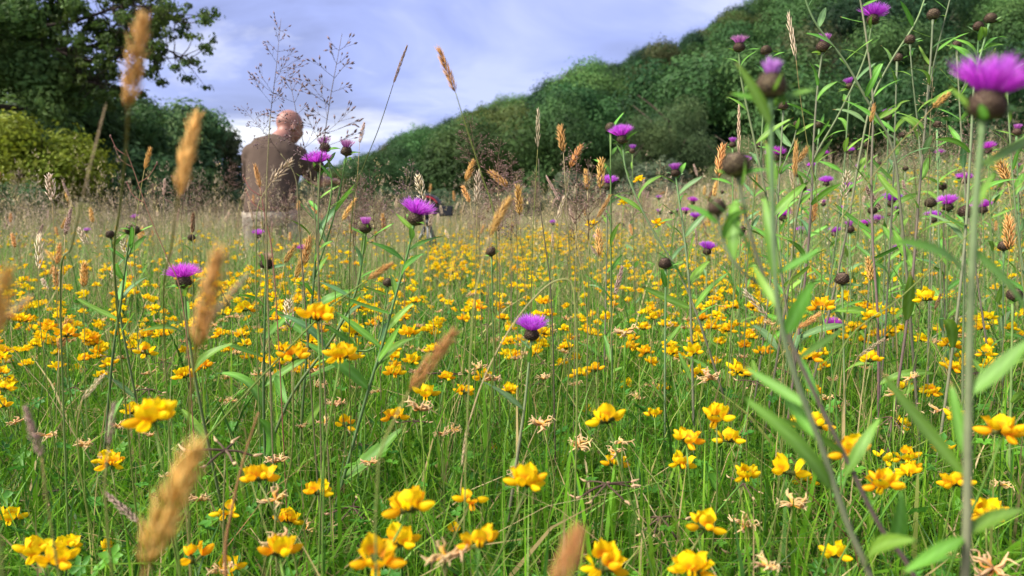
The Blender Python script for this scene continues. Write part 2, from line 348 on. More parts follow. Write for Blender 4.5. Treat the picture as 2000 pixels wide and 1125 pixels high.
# the trees on the left
def big_left_tree():
    rng = np.random.default_rng(21); d = 14.0; base = P(-210, 425, d); z0 = float(gz(base.x, base.y))
    t = thing('oak_tree', (base.x, base.y, z0), 'tall dark tree with a long leafy limb reaching across the sky', 'tree')
    L = lambda px, py, dd=d: np.array(P(px, py, dd) - Vector((base.x, base.y, z0)))
    mb = MB(); bc = (0.035, 0.028, 0.022)
    tube(mb, spline([(0, 0, -0.3), (0.1, 0.1, 1.5), (0.3, 0, 3.2), (0.2, 0.1, 6)], 4), np.linspace(0.32, 0.14, 13), 9, bc)
    limbs = [spline([L(-190, 150), L(0, 118), L(110, 100), L(190, 88), L(260, 60, 13.8)], 5), spline([L(-190, 130), L(20, 60), L(110, 10), L(200, -40)], 5),
             spline([L(110, 100), L(200, 120, 13.7), L(300, 90, 13.5), L(365, 118, 13.4)], 5), spline([L(190, 88), L(250, 30, 14.2), L(320, 20, 14.2)], 5),
             spline([L(-180, 200), L(20, 210), L(130, 215)], 5), spline([L(-190, 260), L(20, 300), L(110, 330)], 5), spline([L(20, 60), L(150, 40, 13.6), L(260, 10, 13.4), L(345, 40, 13.3)], 5), spline([L(0, 118), L(120, 150, 13.6), L(210, 165, 13.5)], 5)]
    for i, q in enumerate(limbs): tube(mb, q, np.linspace([0.10, 0.13, 0.035, 0.03, 0.1, 0.1, 0.035, 0.03][i], 0.012, len(q)), 6, bc)
    tw = []
    for i, q in enumerate(limbs[:4] + limbs[6:]):
        for _ in range(58):
            s = q[rng.integers(len(q) // 3, len(q))]; e = s + np.array([rng.normal(0.08, 0.26), rng.normal(0, 0.3), rng.normal(-0.02, 0.30)])
            tube(mb, spline([s, (s + e) / 2 + rng.normal(0, 0.03, 3), e], 3), np.linspace(0.012, 0.004, 7), 4, bc); tw.append(e)
    put('trunk', mb.mesh('trunk', M_BARK), t)
    blobs = []
    for px, py, r, n in [(-150, 60, 1.9, 6), (-20, 30, 1.2, 5), (60, 20, 0.9, 4), (10, 150, 1.0, 5), (70, 170, 0.75, 4), (120, 190, 0.5, 4), (-60, 230, 1.2, 5), (40, 60, 0.7, 3), (130, 5, 0.45, 3)]:
        for _ in range(n):
            c = L(px, py, d + rng.uniform(-0.9, 0.9)) + rng.normal(0, r * 0.35, 3); blobs.append((*c, r * rng.uniform(0.4, 0.6), r * rng.uniform(0.35, 0.5)))
    put('crown', crown_mesh('crown', blobs, 46000, 0.105, (0.084, 0.152, 0.036), 23, 0.3, 0.25), t)
    b2 = [(*e, rng.uniform(0.07, 0.20), rng.uniform(0.05, 0.14)) for e in tw]
    put('limb_foliage', crown_mesh('limb_foliage', b2, 13500, 0.085, (0.095, 0.155, 0.030), 24, 0.3, 0.1), t)
big_left_tree()
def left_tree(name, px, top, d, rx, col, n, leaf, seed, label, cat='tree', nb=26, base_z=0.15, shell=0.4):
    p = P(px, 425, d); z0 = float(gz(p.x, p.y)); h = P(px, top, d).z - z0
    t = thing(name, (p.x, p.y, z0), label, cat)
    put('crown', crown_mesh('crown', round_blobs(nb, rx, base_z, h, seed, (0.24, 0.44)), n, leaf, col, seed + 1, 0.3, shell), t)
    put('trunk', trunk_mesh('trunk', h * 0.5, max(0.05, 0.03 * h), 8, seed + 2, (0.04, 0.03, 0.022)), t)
left_tree('hazel_bush', 70, 215, 12.5, 1.25, (0.150, 0.205, 0.018), 15000, 0.085, 300, 'yellow green leafy bush at the foot of the tall dark tree', 'bush', 40, 0.15, 0.15)
left_tree('hazel_bush', 165, 385, 11.5, 0.42, (0.18, 0.225, 0.016), 2600, 0.075, 304, 'small yellow green bush beside the larger yellow bush', 'bush', 12, 0.0)
left_tree('ash_tree', -40, 180, 17, 2.4, (0.070, 0.136, 0.034), 15000, 0.15, 310, 'dark green tree filling the gap under the tall dark tree')
left_tree('ash_tree', 40, -40, 19, 2.6, (0.086, 0.160, 0.038), 22000, 0.15, 315, 'tall dense green tree standing close behind the limb bearing tree')
left_tree('ash_tree', 165, 110, 23, 1.9, (0.088, 0.166, 0.040), 14000, 0.15, 317, 'leafy green tree between the tall dense tree and the dark tree')
left_tree('ash_tree', 225, 150, 22, 2.1, (0.080, 0.156, 0.044), 17000, 0.15, 320, 'dark green tree behind the yellow green bush')
left_tree('ash_tree', 320, 140, 27, 2.7, (0.080, 0.150, 0.052), 20000, 0.17, 330, 'feathery topped green tree beside the dark tree group')
left_tree('ash_tree', 412, 200, 29, 1.9, (0.080, 0.100, 0.040), 14000, 0.17, 340, 'brownish green tree next to the kneeling person')
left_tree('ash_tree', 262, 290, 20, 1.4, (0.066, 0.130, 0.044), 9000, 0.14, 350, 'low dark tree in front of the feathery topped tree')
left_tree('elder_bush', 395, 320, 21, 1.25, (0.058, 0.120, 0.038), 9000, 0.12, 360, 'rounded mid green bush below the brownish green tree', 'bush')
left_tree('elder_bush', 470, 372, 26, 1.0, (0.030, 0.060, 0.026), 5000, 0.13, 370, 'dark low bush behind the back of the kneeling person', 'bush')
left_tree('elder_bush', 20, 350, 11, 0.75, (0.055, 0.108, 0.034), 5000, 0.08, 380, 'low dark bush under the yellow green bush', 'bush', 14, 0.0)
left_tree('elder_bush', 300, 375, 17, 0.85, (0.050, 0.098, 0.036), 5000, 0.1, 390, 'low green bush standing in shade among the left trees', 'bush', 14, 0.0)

# ------------------------------------------------------------------ the person
def bake(name, mb, mat, voxel, smooth=6, fold=0.0, fscale=0.09, parent=None):
    o = put('tmp', mb.mesh('tmp', mat)); c = mb.c[0][0]
    m = o.modifiers.new('r', 'REMESH'); m.mode = 'VOXEL'; m.voxel_size = voxel
    if smooth: s = o.modifiers.new('s', 'SMOOTH'); s.iterations = smooth; s.factor = 0.5
    if fold:
        tx = bpy.data.textures.new('folds', 'CLOUDS'); tx.noise_scale = fscale; dm = o.modifiers.new('d', 'DISPLACE'); dm.texture = tx; dm.strength = fold; dm.mid_level = 0.5
    dg = bpy.context.evaluated_depsgraph_get(); me = bpy.data.meshes.new_from_object(o.evaluated_get(dg)); me.name = name
    bpy.data.objects.remove(o)
    for a in list(me.color_attributes): me.color_attributes.remove(a)
    at = me.color_attributes.new('Col', 'FLOAT_COLOR', 'POINT'); n = len(me.vertices)
    ca = np.ones((n, 4), np.float32); ca[:, :3] = c; at.data.foreach_set('color', ca.ravel())
    me.materials.clear(); me.materials.append(mat); me.polygons.foreach_set('use_smooth', np.ones(len(me.polygons), bool)); me.update()
    return put(name, me, parent)
def loft(mb, pts, rx, ry, col, xdir=(1, 0, 0), sides=20):
    p = np.asarray(pts, float); t = np.gradient(p, axis=0); t /= np.linalg.norm(t, axis=1)[:, None]; an = np.linspace(0, 2 * np.pi, sides, endpoint=False); V = []
    for i in range(len(p)):
        x = np.asarray(xdir, float); x = x - t[i] * (x @ t[i]); x /= np.linalg.norm(x); y = np.cross(t[i], x)
        V += [p[i] + x * math.cos(a) * rx[i] + y * math.sin(a) * ry[i] for a in an]
    n = len(p); f = [(i * sides + j, i * sides + (j + 1) % sides, (i + 1) * sides + (j + 1) % sides, (i + 1) * sides + j) for i in range(n - 1) for j in range(sides)]
    f += [tuple(range(sides))[::-1], tuple(range((n - 1) * sides, n * sides))]; mb.add(V, f, col)
def person():   # slim build, kneeling
    p0 = P(527, 430, 5.5); z0 = float(gz(p0.x, p0.y)); t = thing('person', (p0.x, p0.y, z0), 'bald person kneeling in the meadow in a taupe shirt and pale trousers, back turned', 'person')
    skin = (0.27, 0.125, 0.095); A = np.array
    hipL, hipR, knL, knR, anL, anR = A([-.10, 0, .47]), A([.10, .02, .47]), A([-.15, .14, .075]), A([.15, .18, .075]), A([-.15, -.29, .07]), A([.14, -.25, .07])
    shL, shR = A([-.135, .09, .90]), A([.175, .13, .89]); elL, wrL = A([-.215, .24, .69]), A([-.05, .44, .62]); elR, wrR = A([.30, .27, .70]), A([.34, .50, .72])
    neck0, neck1, head = A([.035, .13, .99]), A([.07, .19, 1.045]), A([.105, .235, 1.125])
    hr = Matrix.Rotation(R(-48), 3, 'Z') @ Matrix.Rotation(R(-14), 3, 'X')      # head looks right and down
    H = lambda x, y, z: head + A(hr @ Vector((x, y, z)))
    b = MB()
    loft(b, [(0, 0, .42), (0, 0, .52), (.01, .03, .64), (.02, .07, .78), (.02, .11, .92), (.03, .13, 1.0)], [.14, .155, .14, .15, .14, .07], [.10, .11, .10, .105, .10, .065], skin)
    loft(b, [neck0 - A([0, 0, .04]), neck0 + A([.01, .02, .02]), neck1, neck1 + A([.01, .012, .05])], [.085, .072, .066, .062], [.085, .074, .07, .064], skin)
    ellipsoid(b, H(0, -.012, .015), (.082, .104, .100), skin, 20, 14, A(hr)); ellipsoid(b, H(0, .03, -.045), (.064, .07, .072), skin, 18, 12, A(hr))
    ellipsoid(b, H(0, .052, -.10), (.032, .03, .026), skin, 12, 8, A(hr))
    ellipsoid(b, H(0, .098, -.03), (.014, .02, .024), skin, 10, 8, A(hr)); ellipsoid(b, H(0, .083, .012), (.05, .014, .012), skin, 12, 8, A(hr)); ellipsoid(b, H(0, .088, -.07), (.024, .012, .012), skin, 10, 8, A(hr))
    for s in (-1, 1): ellipsoid(b, H(s * .084, -.005, -.02), (.012, .021, .033), skin, 12, 10, A(hr))
    for sh, el, wr in ((shL, elL, wrL), (shR, elR, wrR)):
        tube(b, spline([sh, (sh + el) / 2 + A([0, 0, .005]), el], 4), np.linspace(.056, .043, 9), 14, skin); tube(b, spline([el, el * .6 + wr * .4, wr], 4), A([.043, .046, .046, .045, .042, .038, .034, .031, .028]), 14, skin)
        ellipsoid(b, sh, (.05, .05, .05), skin); ellipsoid(b, el, (.043,) * 3, skin)
        d = (wr - el) / np.linalg.norm(wr - el); sd = np.cross(d, A([0, 0, 1])); sd /= np.linalg.norm(sd); up = np.cross(sd, d)
        loft(b, [wr, wr + d * .03, wr + d * .07, wr + d * .09], [.028, .036, .041, .034], [.02, .017, .015, .012], skin, sd, 14)
        inn = 1 if sh[0] < 0 else -1
        for k, (o_, ln) in enumerate([(-.03, .062), (-.011, .074), (.010, .071), (.029, .056)]):
            r0 = wr + d * .08 + sd * o_; tube(b, spline([r0, r0 + d * ln * .5 - up * .008, r0 + d * ln * .85 - up * (.03 + .004 * k)], 4), np.linspace(.0095, .0075, 9), 8, skin)
        r0 = wr + d * .025 + sd * .03 * inn; tube(b, spline([r0, r0 + d * .03 + sd * .022 * inn - up * .006, r0 + d * .06 + sd * .02 * inn - up * .02], 4), np.linspace(.013, .009, 9), 8, skin)
    for hp, kn, an in ((hipL, knL, anL), (hipR, knR, anR)):
        tube(b, spline([hp, (hp + kn) / 2, kn], 4), np.linspace(.082, .055, 9), 14, skin); tube(b, spline([kn, (kn * .6 + an * .4) + A([0, 0, .008]), an], 4), np.linspace(.055, .038, 9), 14, skin)
        tube(b, spline([an, an + A([0, -.07, -.012]), an + A([0, -.15, -.025])], 4), np.linspace(.04, .03, 9), 12, skin)
    body = bake('body', b, M_SKIN, 0.0085, 3, parent=t)
    for s in (-1, 1):
        e = MB(); ellipsoid(e, H(s * .03, .082, -.012), (.011, .009, .009), (.75, .72, .68), 12, 8, A(hr)); ellipsoid(e, H(s * .03, .0885, -.012), (.0052, .004, .0052), (.05, .03, .02), 10, 6, A(hr)); put('eye', e.mesh('eye', M_SKIN), t)
    c = (0.080, 0.056, 0.043); b = MB()
    loft(b, [(-.005, -.02, .445), (-.005, -.015, .48), (.0, .0, .56), (.008, .03, .66), (.018, .07, .78), (.022, .105, .89), (.03, .128, .965), (.036, .14, 1.0)], [.175, .18, .176, .184, .204, .218, .185, .105], [.135, .145, .142, .142, .152, .158, .140, .10], c)
    for sh, el in ((shL, elL), (shR, elR)):
        e2 = sh + (el - sh) * .93; tube(b, spline([sh + (0.0, -.01, -.02), (sh + e2) / 2, e2], 4), np.linspace(.086, .068, 9), 16, c); ellipsoid(b, sh + A([0, 0, .0]), (.084, .085, .080), c)
    loft(b, [neck0 + A([-.01, -.01, -.02]), neck0 + A([.005, .005, .035])], [.082, .074], [.082, .074], c)
    put_shirt = bake('shirt', b, M_CLOTH, 0.009, 8, 0.009, 0.11, t)
    c = (0.33, 0.285, 0.235); b = MB()
    loft(b, [(0, 0, .37), (0, -.01, .43), (0, -.005, .50), (0, .0, .53)], [.155, .178, .172, .16], [.12, .145, .135, .12], c)
    for hp, kn, an in ((hipL, knL, anL), (hipR, knR, anR)):
        tube(b, spline([hp + A([0, 0, -.01]), (hp + kn) / 2 + A([0, -.01, 0]), kn + A([0, -.01, .01])], 4), np.linspace(.105, .078, 9), 16, c); tube(b, spline([kn, (kn + an) / 2, an + A([0, .03, .0])], 4), np.linspace(.078, .058, 9), 16, c); ellipsoid(b, kn, (.078, .078, .076), c)
    bake('trousers', b, M_CLOTH, 0.009, 6, 0.012, 0.10, t)
    b = MB(); loft(b, [(0, -.006, .487), (0, -.004, .507), (0, -.002, .527)], [.181, .181, .176], [.144, .143, .138], (.02, .018, .016), sides=28); put('belt', b.mesh('belt', M_BLACK), t)
    for an in (anL, anR):
        b = MB(); loft(b, [an + A([0, .02, .01]), an + A([0, -.04, .0]), an + A([0, -.11, -.015]), an + A([0, -.19, -.03])], [.048, .052, .052, .035], [.05, .052, .04, .028], (.05, .035, .025)); put('boot', b.mesh('boot', M_BLACK), t)
person()

# ------------------------------------------------------------------ camera on a low tripod
def video_camera():
    c0 = P(836, 407, 5.3); g = float(gz(c0.x, c0.y)); bk = (0.012, 0.012, 0.014); A = np.array
    t = thing('film_camera', (c0.x, c0.y, c0.z), 'black film camera with flip screen and red striped hood', 'camera')
    b = MB(); box(b, (0, 0, .012), (.155, .10, .12), bk, bev=.02); box(b, (-.035, -.01, .055), (.05, .06, .03), bk, bev=.01); box(b, (.05, -.035, .005), (.03, .05, .085), bk, bev=.01); put('body', b.mesh('body', M_BLACK, False), t)
    b = MB(); tube(b, [(0, .05, 0), (0, .10, 0), (0, .101, 0), (0, .16, 0)], [.042, .042, .046, .046], 24, bk); put('lens', b.mesh('lens', M_BLACK), t)
    th = np.linspace(R(15), R(165), 22); b = MB()   # padded arch over the body
    V = []; ro, ri = .108, .090
    for a in th:
        for (rr, y) in ((ro, -.05), (ro, .05), (ri, .05), (ri, -.05)): V.append((math.cos(a) * rr - .005, y, math.sin(a) * rr - .005))
    f = [(i * 4 + j, i * 4 + (j + 1) % 4, (i + 1) * 4 + (j + 1) % 4, (i + 1) * 4 + j) for i in range(21) for j in range(4)] + [(3, 2, 1, 0), (84, 85, 86, 87)]
    b.add(V, f, (.03, .03, .042)); hood = put('hood', b.mesh('hood', M_BLACK), t)
    b = MB(); V = []
    for a in np.linspace(R(28), R(92), 12):
        for (rr, y) in ((.0905, -.056), (.0905, .0), (.080, .0), (.080, -.056)): V.append((math.cos(a) * rr - .005, y, math.sin(a) * rr - .005))
    f = [(i * 4 + j, i * 4 + (j + 1) % 4, (i + 1) * 4 + (j + 1) % 4, (i + 1) * 4 + j) for i in range(11) for j in range(4)] + [(3, 2, 1, 0), (44, 45, 46, 47)]
    b.add(V, f, (.30, .015, .03)); put('stripe', b.mesh('stripe', M_BLACK), hood)
    b = MB(); box(b, (.128, -.045, -.02), (.105, .012, .072), (.01, .01, .012), bev=.004); s = put('flip_screen', b.mesh('flip_screen', M_BLACK, False), t)
    b = MB(); box(b, (.128, -.0525, -.02), (.088, .003, .056), (.006, .007, .01)); put('screen_glass', b.mesh('screen_glass', M_METAL, False), s)
    b = MB(); tube(b, [(.06, -.045, -.02), (.08, -.045, -.02)], .007, 8, bk); put('hinge', b.mesh('hinge', M_BLACK), t)
    tz = c0.z - .0475; t2 = thing('tripod', (c0.x, c0.y, g), 'low tripod with pale legs standing in the grass under the film camera', 'tripod'); hz = tz - g
    b = MB(); box(b, (0, 0, hz - .008), (.07, .07, .016), bk, bev=.004); tube(b, [(0, 0, hz - .016), (0, 0, hz - .06)], .022, 14, bk); ellipsoid(b, (0, 0, hz - .055), (.03,) * 3, bk); put('head', b.mesh('head', M_BLACK), t2)
    b = MB(); tube(b, [(0, 0, hz - .05), (0, 0, hz - .24)], .013, 12, (.16, .16, .17)); put('centre_column', b.mesh('centre_column', M_METAL), t2)
    for k in range(3):
        a = R(-62 + 120 * k); e = A([math.cos(a) * .20, math.sin(a) * .20, 0.0]); s_ = A([math.cos(a) * .02, math.sin(a) * .02, hz - .085]); m_ = s_ * .5 + e * .5
        b = MB(); tube(b, [s_, m_], .014, 10, bk); l = put('leg', b.mesh('leg', M_METAL), t2)
        b = MB(); tube(b, [m_, e + A([0, 0, -.005])], .0105, 10, (.52, .48, .52)); put('lower_leg', b.mesh('lower_leg', M_METAL), l)
video_camera()

# ------------------------------------------------------------------ stuff: grass, leaflets, far flowers
def wedge(n, y0, y1, side=0.80, pad=0.25):
    out = np.zeros((0, 2))
    while len(out) < n:
        y = np.sqrt(RNG.random(n * 2) * (y1 ** 2 - y0 ** 2) + y0 ** 2); x = (RNG.random(n * 2) * 2 - 1) * (side * y1 + pad)
        k = np.abs(x) < side * y + pad; out = np.concatenate([out, np.stack([x[k], y[k]], 1)])
    return out[:n]
def pix_x(x, y): return 1000 + FPX * x / np.maximum(y, 0.05)
def blades(name, xy, h, w, lean, cols, label, cat):
    n = len(xy); ts = np.array([0, 0.38, 0.72, 1.0]); ws = np.array([0.75, 1.0, 0.62, 0.0])
    az = RNG.random(n) * 6.283; dr = np.stack([np.cos(az), np.sin(az)], 1); fa = RNG.random(n) * 6.283; wd = np.stack([np.cos(fa), np.sin(fa)], 1)
    g = gz(xy[:, 0], xy[:, 1]) - 0.01; V = np.zeros((n, 7, 3)); i = 0
    for t, wf in zip(ts, ws):
        cx = xy + dr * (lean * h * t ** 1.8)[:, None]; cz = g + h * (t - 0.32 * np.minimum(lean, 1.3) * t * t)
        for s in ((-1, 1) if wf > 0 else (0,)):
            V[:, i, :2] = cx + wd * (s * w * wf * 0.5)[:, None]; V[:, i, 2] = cz; i += 1
    F = np.array([[0, 1, 3], [0, 3, 2], [2, 3, 5], [2, 5, 4], [4, 5, 6]]); f = (np.arange(n)[:, None, None] * 7 + F[None]).reshape(-1, 3)
    o = put(name, np_mesh(name, V.reshape(-1, 3), f, np.repeat(cols, 7, 0), M_GRASS, False)); return tag(o, label, cat, None, 'stuff')
def mixcol(n, pal, wts, var=0.25):
    pal = np.array(pal); k = RNG.choice(len(pal), n, p=np.array(wts) / sum(wts)); return pal[k] * (1 + (RNG.random((n, 1)) - 0.5) * 2 * var)
GREENS = [(0.068, 0.205, 0.009), (0.112, 0.285, 0.013), (0.180, 0.350, 0.024), (0.036, 0.122, 0.014), (0.44, 0.34, 0.15), (0.28, 0.33, 0.08)]
n = 58000; xy = wedge(n, 0.14, 1.7, 0.85, 0.5); h = RNG.gamma(7, 0.022, n).clip(0.05, 0.30)
h = np.minimum(h, 0.09 + 0.14 * xy[:, 1] + 0.05 * RNG.random(n)); 
blades('meadow_grass', xy, h, np.where(RNG.random(n) < .14, RNG.uniform(.0038, .0065, n), RNG.uniform(0.0014, 0.0034, n)), np.abs(RNG.normal(0.5, 0.65, n)), mixcol(n, GREENS, (4, 6, 4, 3, 1.5, 1.2)), 'lush green grass blades covering the nearest ground', 'grass')
n = 60000; xy = wedge(n, 1.7, 6.0); dd = sst(2.0, 5.0, xy[:, 1]); h = RNG.gamma(8, 0.025, n).clip(0.06, 0.42) * (1 + 0.28 * dd)
cols = mixcol(n, GREENS, (4, 5, 4, 3, 2, 2)); tan = mixcol(n, [(0.42, 0.34, 0.19), (0.32, 0.32, 0.13), (0.20, 0.28, 0.08)], (3, 3, 4)); k = RNG.random(n) < dd * 0.75; cols[k] = tan[k]
blades('middle_grass', xy, h, RNG.uniform(0.002, 0.0045, n), np.abs(RNG.normal(0.4, 0.45, n)), cols, 'mixed green and straw grass blades further into the meadow', 'grass')
n = 50000; xy = wedge(n, 6.0, 34.0, 0.80, 1.0); xy[:, 1] = 6 + (xy[:, 1] - 6) * RNG.random(n) ** 0.55
xy[:, 0] = np.clip(xy[:, 0], -0.8 * xy[:, 1] - 1, 0.8 * xy[:, 1] + 1) * np.where(np.abs(xy[:, 0]) > 0.8 * xy[:, 1] + 1, RNG.random(n), 1)
h = RNG.gamma(10, 0.043, n).clip(0.15, 0.62); cols = mixcol(n, [(0.40, 0.33, 0.19), (0.32, 0.30, 0.14), (0.19, 0.25, 0.08), (0.14, 0.20, 0.065)], (3, 3, 3, 2))
rt_ = sst(0.25, 0.5, xy[:, 0] / xy[:, 1]); gcol = mixcol(n, [(0.11, 0.19, 0.05), (0.15, 0.21, 0.07), (0.25, 0.23, 0.11)], (3, 3, 1)); k = RNG.random(n) < rt_ * 0.7; cols[k] = gcol[k]
blades('far_grass', xy, h, RNG.uniform(0.005, 0.011, n), np.abs(RNG.normal(0.25, 0.25, n)), cols, 'tan and olive standing grass across the far meadow', 'grass')

n = 15000; xy = wedge(n, 1.3, 9.0, .85, .3); xy[:, 0] = np.abs(xy[:, 0]); q = xy[:, 0] / xy[:, 1]; xy = xy[RNG.random(n) < sst(.16, .5, q)]; n = len(xy); h = RNG.uniform(.28, .56, n)
blades('bank_grass', xy, h, RNG.uniform(.0025, .0055, n), np.abs(RNG.normal(.5, .4, n)), mixcol(n, [(.12, .25, .05), (.17, .30, .07), (.22, .27, .10), (.36, .31, .16)], (4, 4, 2, 1.3)), 'tall rank green grass crowding the rising right bank', 'grass')
def mass(name, tv, tf, tcol, T, az, sc, tilt, mat, label, cat, kcol=None):
    n = len(T); ca, sa = np.cos(az), np.sin(az); M = np.zeros((n, 3, 3)); M[:, 0, 0] = ca; M[:, 0, 1] = -sa; M[:, 1, 0] = sa; M[:, 1, 1] = ca; M[:, 2, 2] = 1
    tx = RNG.normal(0, 1, n) * tilt; ty_ = RNG.normal(0, 1, n) * tilt; Tm = np.tile(np.eye(3), (n, 1, 1)); Tm[:, 0, 2] = tx; Tm[:, 1, 2] = ty_; Tm[:, 2, 0] = -tx; Tm[:, 2, 1] = -ty_
    M = Tm @ M * np.asarray(sc)[:, None, None]; V = np.einsum('nij,kj->nki', M, tv) + T[:, None, :]
    f = (np.arange(n)[:, None, None] * len(tv) + tf[None]).reshape(-1, 3); c = np.tile(tcol, (n, 1, 1))
    if kcol is not None: c = c * kcol[:, None, :]
    o = put(name, np_mesh(name, V.reshape(-1, 3), f, c.reshape(-1, 3), mat)); return tag(o, label, cat, None, 'stuff')
# trefoil leaflets in the sward
mb = MB()
for k in range(5):
    a = k * 6.283 / 5 + (0.2 if k % 2 else 0); L, w = (0.0105, 0.0032) if k < 3 else (0.007, 0.0026); c, s = math.cos(a), math.sin(a)
    pts = [(0, 0, 0), (L * .55, w, .001), (L, 0, .0005), (L * .55, -w, .001), (L * .55, 0, -.0012)]
    mb.add([(c * x - s * y, s * x + c * y, z) for x, y, z in pts], [(0, 1, 4), (1, 2, 4), (2, 3, 4), (3, 0, 4)][:4], (0.105, 0.265, 0.026))
lv, lf, lc = mb.arr(); n = 8000; xy = wedge(n, 0.2, 2.3); zt = gz(xy[:, 0], xy[:, 1]) + RNG.uniform(0.02, 0.155, n) * np.minimum(1, 0.45 + 0.7 * xy[:, 1])
mass('trefoil_leaves', lv, lf, lc, np.column_stack([xy, zt]), RNG.random(n) * 6.28, RNG.uniform(0.7, 1.35, n), 0.45, M_LEAF, 'small green trefoil leaflets spread through the grass', 'leaves', mixcol(n, [(1, 1, 1), (1.3, 1.15, 0.9), (0.7, 0.8, .9)], (3, 2, 1), 0.2))

# ------------------------------------------------------------------ flower and grass templates
YEL, ORA = np.array((0.90, 0.66, 0.005)), np.array((0.88, 0.38, 0.008))
def grid_patch(mb, fn, nu, nv, cfn):
    v = []; c = []
    for i in range(nv + 1):
        for j in range(nu + 1): u, w = j / nu * 2 - 1, i / nv; v.append(fn(u, w)); c.append(cfn(u, w))
    f = [(i * (nu + 1) + j, i * (nu + 1) + j + 1, (i + 1) * (nu + 1) + j + 1, (i + 1) * (nu + 1) + j) for i in range(nv) for j in range(nu)]
    mb.add(v, f, np.array(c))
def blossom(kind, seed):
    r = random.Random(seed); mb = MB(); m = lambda a, b, t: np.asarray(a) * (1 - t) + np.asarray(b) * t
    flush = {'fresh': 0.06, 'orange': 0.75, 'bud': 0.3}[kind]; col = m(YEL, ORA, flush * 0.6); dk = m(YEL, ORA, min(1, flush + 0.35))
    tube(mb, [(-.002, 0, -.002), (.001, 0, 0), (.005, 0, .001)], [.0006, .0014, .0018], 6, (0.14, 0.17, 0.04))
    if kind != 'bud':
        bend = r.uniform(-.002, .003); wid = r.uniform(.0064, .0080); hgt = r.uniform(.0100, .0130)
        prof = lambda w: math.sin(math.pi * min(1.0, 0.10 + 0.76 * w)) ** 0.75
        def st(u, w):
            return (.0045 + .004 * w - bend * w * w - .0035 * u * u * w + .0011 * math.sin(5 * u + seed) * w, u * wid * prof(w) * (1 - .1 * w), .001 + hgt * w * (1 - .16 * u * u + .06 * math.sin(8 * u + seed) * w) + .0012 * abs(u))
        grid_patch(mb, st, 6, 5, lambda u, w: m(dk, col, min(1, w * 1.6)) * (1 - .10 * abs(math.sin(9 * u))) if not (abs(u) < .4 and w < .45) else m(dk, (.62, .12, .01), .45))
    for s in (-1, 1):                                     # the two wings closing over the keel
        def wg(u, w):
            th = u * 1.25; ww = math.sin(math.pi * min(1, .12 + .83 * w)) ** .7
            return (.0045 + .0115 * w, s * (.0005 + .0024 * ww * math.cos(th)), .0018 + .0032 * ww * math.sin(th) + .0022 * w * w)
        grid_patch(mb, wg, 4, 5, lambda u, w: m(dk, col, .4 + .6 * w) * (1.0 if u > -.5 else .93))
    return mb
BL = {k: [blossom(k, i + 3 * j) for i in range(2)] for j, k in enumerate(('fresh', 'orange', 'bud'))}
BLm = {k: [b.mesh('blossom', M_PETAL) for b in v] for k, v in BL.items()}
def shrivel(seed):
    r = random.Random(seed); mb = MB()
    for k in range(3):
        a = r.uniform(-.7, .7); p = spline([(0, 0, 0), (.006, r.uniform(-.002, .002), r.uniform(-.002, .003)), (.011, r.uniform(-.004, .004), r.uniform(-.003, .005)), (.015, r.uniform(-.006, .006), r.uniform(-.002, .008))], 3)
        c0 = np.array(ORA) * .8 if k == 0 else np.array((.58, .36, .14)); c1 = np.array((.66, .50, .28)); tt = np.linspace(0, 1, len(p))[:, None]
        tube(mb, p, np.interp(tt[:, 0], [0, .4, 1], [.0008, .0021 if k == 0 else .0014, .0004]), 5, c0 * (1 - tt) + c1 * tt, np.interp(tt[:, 0], [0, .4, 1], [.0006, .0009, .0003]))
    return mb
SHm = [shrivel(i).mesh('withered_petal', M_DRY) for i in range(4)]
def podm(seed):
    r = random.Random(seed); mb = MB(); p = spline([(0, 0, 0), (.010, 0, .001), (.024, r.uniform(-.002, .002), r.uniform(-.003, .001))], 4); c = np.array((.13, .085, .060))
    tube(mb, p, np.interp(np.arange(len(p)), [0, 1, 7, 8], [.0006, .0010, .0009, .0004]), 6, c * r.uniform(.8, 1.3)); e = p[-1]
    q = spline([e, e + (.004, .001, .001), e + (.008, r.uniform(-.004, .004), r.uniform(.000, .005))], 3); tube(mb, q, np.interp(np.arange(7), [0, 2, 6], [.0007, .0016, .0003]), 5, (.60, .42, .24)); return mb
PODm = [podm(i).mesh('pod', M_DRY) for i in range(4)]
def ustem(seed, r0, r1, c, wob=0.006):
    rr = random.Random(seed); mb = MB(); p = spline([(0, 0, 0), (rr.uniform(-wob, wob), rr.uniform(-wob, wob), .35), (rr.uniform(-wob, wob), rr.uniform(-wob, wob), .7), (0, 0, 1)], 3)
    tube(mb, p, np.linspace(r0, r1, len(p)), 5, c); return mb.mesh('stem', M_STEM)
TSTEM = [ustem(i, .0009, .0007, c) for i, c in enumerate([(.10, .20, .03), (.14, .25, .04), (.16, .19, .05)])]
PSTEM = [ustem(10 + i, .0009, .0007, c) for i, c in enumerate([(.16, .17, .06), (.20, .20, .07)])]
def stem_between(me, parent, a, b, name='stem'):
    d = Vector(b) - Vector(a); return put(name, me, parent, Vector(a) - parent.location, ax_z(d, random.random() * 6), (1, 1, d.length))
mb = MB()
for k in range(3):
    a = k * 2.1; c, s = math.cos(a), math.sin(a); mb.add([(c * x - s * y, s * x + c * y, z) for x, y, z in [(0, 0, 0), (.004, .002, .0005), (.0085, 0, -.001), (.004, -.002, .0005)]], [(0, 1, 2, 3)], (.075, .16, .03))
BRACT = mb.mesh('bract', M_LEAF)
NUM = {1: 'a single', 2: 'two', 3: 'three', 4: 'four', 5: 'five', 6: 'six', 7: 'seven', 8: 'eight'}
